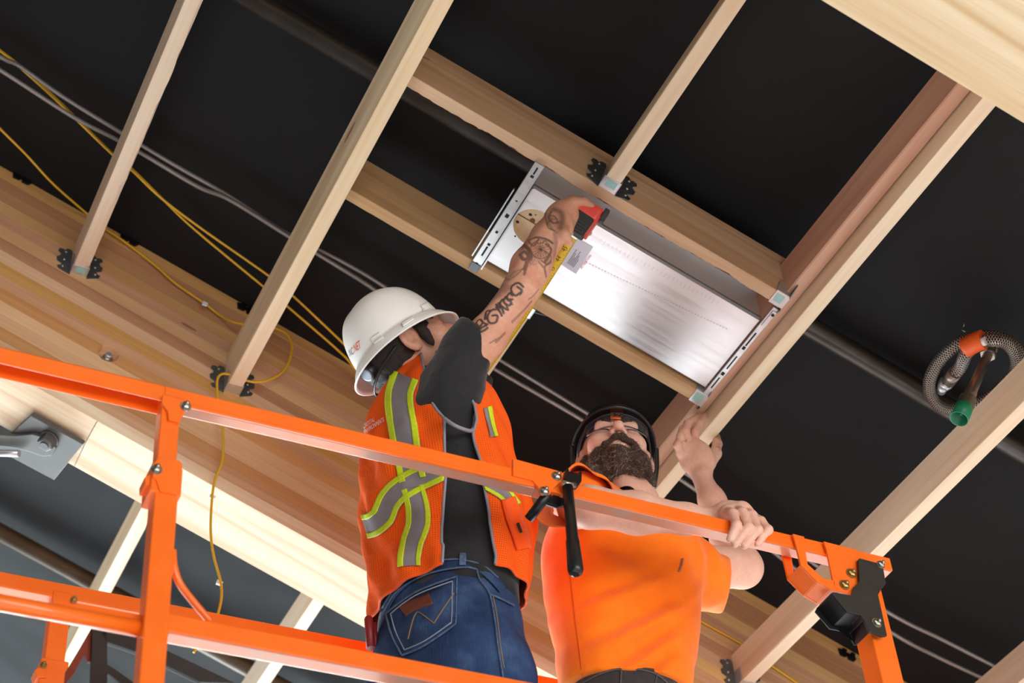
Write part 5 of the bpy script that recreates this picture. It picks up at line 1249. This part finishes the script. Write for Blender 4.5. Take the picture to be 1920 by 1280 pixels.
# slotted mounting rail at the left end
u0 = uvp(894, 480)[0] - .004; ra0 = HU + HT - .006; ra1 = HL + .020; wr_ = D - .004
b = MB(); b.box((u0, ra0, wr_ - .0015), (u0 + .024, ra1, wr_)); b.box((u0, ra0, wr_ - .0015), (u0 + .0015, ra1, wr_ + .010)); b.box((u0 + .0225, ra0, wr_ - .0015), (u0 + .024, ra1, wr_ + .010)); b.box((u0, ra0, wr_ - .003), (u0 + .024, ra0 + .0015, wr_ + .012)); cpart('mounting_rail', b, m_galv, .0004)
b = MB(); b.box((u0 - .008, ra0 + .10, wr_ + .004), (u0 - .005, ra1 - .03, wr_ + .010)); b.box((u0 + .027, ra0 + .07, wr_ + .002), (u0 + .030, ra1 - .01, wr_ + .012)); cpart('rail_edge', b, m_galv)
b = MB(); L = ra1 - ra0
for q0, q1, hw in ((.03, .09, .002), (.10, .12, .004), (.33, .34, .0025), (.46, .49, .0042), (.62, .64, .003), (.74, .76, .0035), (.77, .86, .0022), (.93, .95, .0036)):
    b.box((u0 + .012 - hw, ra0 + q0 * L, wr_ - .0021), (u0 + .012 + hw, ra0 + q1 * L, wr_ - .0014))
cpart('slot', b, m_dark)
b = MB(); b.box((u0 + .0005, ra1 - .022, wr_ - .004), (u0 + .0235, ra1 + .002, wr_ - .0018)); cpart('end_bracket', b, m_hang, .0006)
# second bracket at the right end, hard against the doubled joist
u1 = boxu1 + .003; b = MB(); b.box((u1, HU + HT + .012, D + .002), (u1 + .014, HL + .006, D + .004)); b.box((u1, HU + HT + .012, D + .002), (u1 + .0014, HL, D + .014)); b.box((u1 + .013, HU + HT + .012, D + .002), (u1 + .0144, HL, D + .014)); cpart('mounting_rail', b, m_galv, .0004)
b = MB(); b.box((u1 + .004, HU + HT + .02, D - .001), (u1 + .015, HU + HT + .072, D + .0025)); cpart('swivel_tab', b, m_galv, .001)
b = MB()
for q0, q1, hw in ((.30, .44, .0018), (.45, .48, .0035), (.56, .70, .0016), (.74, .77, .0038), (.80, .92, .0016)): b.box((u1 + .007 - hw, HU + HT + q0 * .33, D + .0012), (u1 + .007 + hw, HU + HT + q1 * .33, D + .0022))
cpart('slot', b, m_dark)['kind'] = 'stuff'
b = MB(); b.lathe([(.004, D - .002), (.003, D - .001)], Matrix.Translation((u1 + .010, HU + HT + .03, 0)), 12); cpart('screw', b, m_dark)
# paper label (its square code is left out)
lab = [uvp(x, y) for x, y in ((1083, 446), (1112, 463), (1080, 513), (1050, 494))]
b = MB(); b.add([(u, v, WB - .0008) for u, v in lab], [(0, 1, 2, 3)]); lb = cpart('paper_label', b, m_label)
ex = nrm(np.array(lab[0]) - np.array(lab[3])); ey = nrm(np.array(lab[0]) - np.array(lab[1])); e3 = lambda e: e[0] * GU + e[1] * GV
def lab_text(tx, px, py, size, mat):
    u, v = uvp(px, py, WB - .0012); text_flat('label_print', tx, M4(C(u, v, WB - .0014), e3(ex), e3(ey), np.cross(e3(ex), e3(ey))), size, mat, sb)
lab_text('ATTENTION', 1091, 505, .0085, m_lred)
b = MB()
for i in range(6):
    c0 = np.array(lab[3]) + (np.array(lab[2]) - np.array(lab[3])) * (.30 + .075 * i) + (np.array(lab[0]) - np.array(lab[3])) * .14; c1 = c0 + (np.array(lab[0]) - np.array(lab[3])) * (.55 - .12 * (i % 3)); dd = ey * .0006
    b.add([(*(c0 - dd), WB - .0012), (*(c1 - dd), WB - .0012), (*(c1 + dd), WB - .0012), (*(c0 + dd), WB - .0012)], [(0, 1, 2, 3)])
cpart('label_print', b, m_lblk)
# pencil ticks and dotted line on the steel
b = MB(); rs = np.random.RandomState(4)
for i in range(46):
    q = i / 45; x, y = 1100 + 262 * q, 492 + 124 * q; u, v = uvp(x, y); s_ = .0012 + .0010 * rs.rand(); b.box((u - s_, v - .0008, WB - .0005), (u + s_, v + .0008, WB - .0003))
for i in range(30):
    q = i / 29; u, v = uvp(1128 + 220 * q, 448 + 116 * q); b.box((u - .0003, v, WB - .0005), (u + .0003, v + .016 * (1 - .6 * rs.rand()), WB - .0003))
cpart('pencil_marks', b, plain('pencil_grey', S(186, 182, 184), .7))['kind'] = 'stuff'

# ================================================================== tape measure in the raised hand
tm = thing('tape_measure', P(1097, 412, 3.3), 'red and black tape measure in the raised hand, yellow blade pulled out', 'tape measure')
_z = proj(PY(1097, 411, 2.335))[2]
ta, tc, tb = frame3(camdir(.56, -.80, .22), camdir(-.06, -.10, -1)); tb = tb if tb @ camdir(1, 0, 0) > 0 else -tb
TC = PY(1090, 407, 2.326); TS = 1.13
def tloc(a, b_, c): return TC + a * ta + b_ * tb + c * tc
def rbox(lo, hi, name, mat, bev=.006):
    lo = [q * TS for q in lo]; hi = [q * TS for q in hi]
    b = MB(); M = M4(TC, ta, tb, tc) if np.cross(ta, tb) @ tc > 0 else M4(TC, tb, ta, tc)
    if np.cross(ta, tb) @ tc > 0: b.box(lo, hi)
    else: b.box((lo[1], lo[0], lo[2]), (hi[1], hi[0], hi[2]))
    return put(name, b.mesh(name, mat, bev, 3), tm, M)
m_red = plain('red_shell', S(222, 44, 26), .35, coat=.2); m_tblk = plain('black_rubber_case', S(28, 28, 30), .55, bump=(260, .3, .001))
rbox((-.036, -.024, -.018), (.016, .026, .018), 'case', m_tblk, .008)
rbox((.002, -.023, -.0175), (.033, .030, .0185), 'red_shell', m_red, .009)
rbox((-.030, .018, -.014), (.020, .0315, .014), 'red_label', plain('dull_red', S(196, 60, 56), .4), .004)
rbox((.012, .030, -.012), (.040, .040, .012), 'belt_clip', m_black_pl, .003)
for i in range(4): rbox((-.034 + .006 * i, -.018, .0165), (-.031 + .006 * i, .018, .0192), 'grip_rib', m_black_pl, .001)
rbox((-.012, -.014, .0172), (-.004, -.008, .0188), 'logo_mark', plain('pale_mark', S(170, 170, 166), .5), .001)
b0 = PY(1072, 444, 2.335); b1 = PY(868, 743, 2.745); bd = nrm(b0 - b1); Lb = np.linalg.norm(b0 - b1)
bn = nrm((EYE - (b0 + b1) / 2) - ((EYE - (b0 + b1) / 2) @ bd) * bd); bs = np.cross(bd, bn); bs = bs if bs @ camdir(-1, -.5, 0) > 0 else -bs
m_blade = plain('yellow_blade', S(226, 190, 34), .4, noise=(30, .6, S(208, 170, 26)))
def blade_pt(t_, s_): return b1 + bd * t_ + bs * s_ * .0125 - bn * (.0028 * s_ * s_) - np.array([0, 0, .012]) * sin(pi * t_ / Lb)
b = MB(); b.grid([[blade_pt(Lb * i / 40, -1 + 2 * j / 8) for j in range(9)] for i in range(41)]); o = put('blade', b.mesh('blade', m_blade), tm); o.modifiers.new('t', 'SOLIDIFY').thickness = .0006
ticks = MB(); num = MB(); t46 = Lb - .004
for k in range(24, 46):
    t_ = t46 - (46 - k) * .0254
    if t_ < .01: continue
    for q in range(16):
        tt = t_ + q * .0254 / 16; l_ = (.55 if q % 8 else .9) if q % 4 == 0 else .3
        for sd in (1, -1):
            ticks.add([blade_pt(tt - .0003, sd) + bn * .0008, blade_pt(tt + .0003, sd) + bn * .0008, blade_pt(tt + .0003, sd * (1 - l_ * .6)) + bn * .0008, blade_pt(tt - .0003, sd * (1 - l_ * .6)) + bn * .0008], [(0, 1, 2, 3)])
    V2, F2 = text_pts(str(k), 2)
    if True:
        W2 = [blade_pt(t_ - .006 + x * .0125, -.42 + y * 1.15) + bn * .0008 for x, y, _ in V2]; num.add(W2, F2)
put('tick_marks', ticks.mesh('tick_marks', m_lblk), tm)['kind'] = 'stuff'; put('blade_numbers', num.mesh('blade_numbers', m_lblk), tm)

# ================================================================== coiled sprinkler hose with green cap
t = NT('braided_steel'); uvc = t.coords((1, 1, 1), 'UV'); sx = t.n('ShaderNodeSeparateXYZ'); t.l(uvc, sx.inputs[0])
A1 = t.math('PINGPONG', t.math('ADD', t.math('MULTIPLY', sx.outputs[0], .5), t.math('MULTIPLY', sx.outputs[1], 8)), .5); A2 = t.math('PINGPONG', t.math('SUBTRACT', t.math('MULTIPLY', sx.outputs[0], .5), t.math('MULTIPLY', sx.outputs[1], 8)), .5)
br = t.math('MAXIMUM', A1, A2); t.set(Base_Color=t.ramp(br, [(.28, S(52, 46, 44)), (.46, S(222, 214, 206))]), Metallic=.8, Roughness=.32); t.bump(br, 1.0, .005); m_braid = t.m
m_steel = plain('dull_nickel', S(150, 140, 130), .35, .85); m_green = plain('green_cap', S(8, 122, 84), .35); m_tagw = plain('white_tag', S(226, 222, 218), .5); m_tago = plain('orange_tag', S(226, 92, 28), .5)
hz = lambda x, y, w: PW(1640 + x / 4.921, 600 + y / 4.923, w)
hose = thing('sprinkler_hose', hz(900, 480, 3.34), 'coiled braided steel sprinkler hose with a green cap and orange tag', 'hose')
hp_ = [(700, 545, 3.36), (790, 430, 3.34), (850, 305, 3.31), (960, 212, 3.30), (1090, 180, 3.30), (1220, 215, 3.31), (1300, 320, 3.32), (1305, 450, 3.33), (1215, 590, 3.34), (1070, 705, 3.35), (900, 785, 3.36), (720, 815, 3.36), (590, 780, 3.36), (515, 680, 3.36), (508, 560, 3.36), (565, 425, 3.36), (660, 310, 3.36), (800, 205, 3.36), (950, 160, 3.36), (1120, 158, 3.36), (1265, 225, 3.36), (1350, 350, 3.36), (1345, 470, 3.36), (1265, 610, 3.36), (1120, 730, 3.37)]
b = MB(); b.tube(catmull([hz(*q) for q in hp_], 14), .0150, 16); put('braided_hose', b.mesh('braided_hose', m_braid), hose)
def rod(pts, rs, name, mat, seg=16, par=None): b = MB(); b.tube(pts, rs, seg); return put(name, b.mesh(name, mat), par or hose)
rod([hz(745, 480, 3.345), hz(685, 560, 3.36)], [.0165, .0165], 'crimp_sleeve', m_steel); rod([hz(690, 545, 3.36), hz(668, 575, 3.362)], [.014, .014], 'dark_ring', m_black_pl)
rod([hz(672, 568, 3.362), hz(645, 600, 3.364)], [.0175, .0175], 'hex_nut', m_galv, 6); rod([hz(640, 590, 3.364), hz(610, 660, 3.37)], [.014, .011], 'spigot', m_galv, 12)
tg = catmull([hz(842, 255, 3.300), hz(930, 205, 3.298), hz(1005, 178, 3.297)], 3); rod(tg, [.0225] * len(tg), 'orange_tag', m_tago)
mid = [q + .0150 * camdir(.1, .2, -1) for q in tg]; rod(mid, [.0098] * len(tg), 'white_tag_band', m_tagw)
D0 = hz(1065, 275, 3.33); D1 = hz(865, 720, 3.16); dv = nrm(D1 - D0); LL = np.linalg.norm(D1 - D0)
rod([D0 - dv * .012, D0 + dv * .004], [.016, .016], 'washer', m_zinc); rod([D0, D0 + dv * .022], [.0175, .0175], 'hex_nut', m_steel, 6)
rod([D0 + dv * .02, D0 + dv * (LL - .03), D0 + dv * (LL - .018), D0 + dv * (LL - .006), D0 + dv * LL], [.0105, .0118, .0138, .0125, .011], 'drop_tube', m_steel)
b = MB(); pts = []; rr = []
for i in range(13): pts.append(D0 + dv * (LL + .0028 * i)); rr.append(.0192 if i % 2 else .0172)
b.tube(pts, rr, 20); put('threaded_collar', b.mesh('threaded_collar', m_steel), hose)
E0 = D0 + dv * (LL + .030); Mx = M4(E0, nrm(np.cross(dv, [0, 1, 0])), np.cross(dv, nrm(np.cross(dv, [0, 1, 0]))), dv)
b = MB(); b.lathe([(.0185, 0), (.0195, .004), (.0205, .042), (.0190, .042), (.0175, .006), (.0001, .006)], Mx, 28, cap=False); b.lathe([(.006, .006), (.005, .028), (.0001, .029)], Mx, 12, cap=False); put('green_cap', b.mesh('green_cap', m_green), hose)
for i in range(1): text_flat('embossed_print', 'FM UL 175', M4(D0 + dv * .045 + nrm(np.cross(dv, camdir(0, 0, 1))) * .0 - camdir(0, 0, 1) * .0118, dv, nrm(np.cross(camdir(0, 0, -1), dv)), camdir(0, 0, -1)), .012, m_lblk, hose)
b = MB(); b.tube([hz(820, 30, 3.49), hz(826, 48, 3.485), hz(815, 62, 3.49)], .0012, 5); b.tube([hz(800, 88, 3.49), hz(836, 108, 3.487)], .0011, 5); o = put('loose_staple', b.mesh('loose_staple', m_zinc)); tag(o, 'tiny bright staple on the black ceiling above the hose', 'staple')

# ================================================================== steel plate, nut and rod eye under the left end of the beam
m_plate = plain('primer_grey_steel', S(86, 84, 82), .5, .3, noise=(20, 1, S(76, 74, 73)))
wp = 2.885; pp = [UV(x, y, wp) for x, y in ((60, 776), (158, 830), (103, 897), (-8, 838))]
gp = thing('gusset_plate', C(*pp[0], wp), 'grey steel plate with big nut and rod eye under the beam at far left', 'plate')
b = MB(); b.prism([tuple(q) for q in pp], wp - .006, wp + .008, None); put('plate', b.mesh('plate', m_plate, .001), gp, CF)
nu, nv = UV(88, 828, wp - .02)
Tn = Matrix.Translation((nu, nv, 0)); b = MB(); b.lathe([(.024, wp - .007), (.024, wp - .011)], Tn, 24, smooth=False); b.lathe([(.021, wp - .010), (.021, wp - .032), (.018, wp - .034)], Tn, 6, smooth=False); b.lathe([(.0115, wp - .033), (.0115, wp - .037)], Tn, 16, smooth=False); put('hex_nut', b.mesh('hex_nut', m_plate, .001), gp, CF)
b = MB(); ev = [UV(x, y, wp - .012) for x, y in ((106, 838), (98, 852), (82, 854), (60, 846), (30, 838), (-20, 832), (-20, 812), (30, 815), (62, 812), (84, 818), (98, 826))]
b.prism([tuple(q) for q in ev], wp - .016, wp - .007); put('rod_eye', b.mesh('rod_eye', plain('bright_steel', S(150, 152, 158), .28, .8), .002, None) if False else b.mesh('rod_eye', m_plate, .002, 2), gp, CF)
r0 = [C(*UV(x, y, wp - .03), wp - .03) for x, y in ((-60, 852), (4, 849), (36, 850))]; b = MB(); b.tube(r0, .0085, 12); put('tie_rod', b.mesh('tie_rod', plain('pale_rod', S(196, 200, 208), .3, .7)), gp)
# pencil lines on the beam's underside
for l, lb_ in (([(182, 790), (160, 830), (140, 873)], 'pencil line squared across the beam underside by the grey plate'),):
    b = MB(); b.tube([PW(x, y, 2.8985) for x, y in l], .0007, 5); o = put('pencil_line', b.mesh('pencil_line', m_lblk)); tag(o, lb_, 'line')
# tools on the worker's belt
sd = thing('screwdriver', PY(694, 1180, 2.72), 'dark red tool handle in the far back pocket of the jeans', 'screwdriver')
b = MB(); b.tube([PY(690, 1156, 2.70), PY(691, 1160, 2.70), PY(696, 1215, 2.70)], [.006, .0085, .009], 14); b.tube([PY(702, 1168, 2.70), PY(704, 1215, 2.70)], [.005, .006], 10); put('handle', b.mesh('handle', plain('maroon_grip', S(132, 28, 30), .45)), sd)
kc_ = thing('key_clip', PY(978, 1215, 2.62), 'red anodised clip hanging at the front of the jeans', 'clip')
for x, y, r in ((974, 1188, .004), (977, 1202, .006), (981, 1218, .0075), (984, 1224, .006)):
    b = MB(); c = PY(x, y, 2.62); b.tube([c + camdir(-.3, -1, 0) * .007, c + camdir(.3, 1, 0) * .007], r, 10); put('bead', b.mesh('bead', plain('red_anodised', S(214, 70, 36), .25, .6)), kc_)
b = MB(); b.tube([PY(972, 1178, 2.62), PY(976, 1184, 2.62), PY(973, 1192, 2.62)], .0012, 6); b.tube([PY(983, 1228, 2.62), PY(986, 1262, 2.62)], .0025, 6); put('cord', b.mesh('cord', m_zinc), kc_)
bpy.context.view_layer.update()
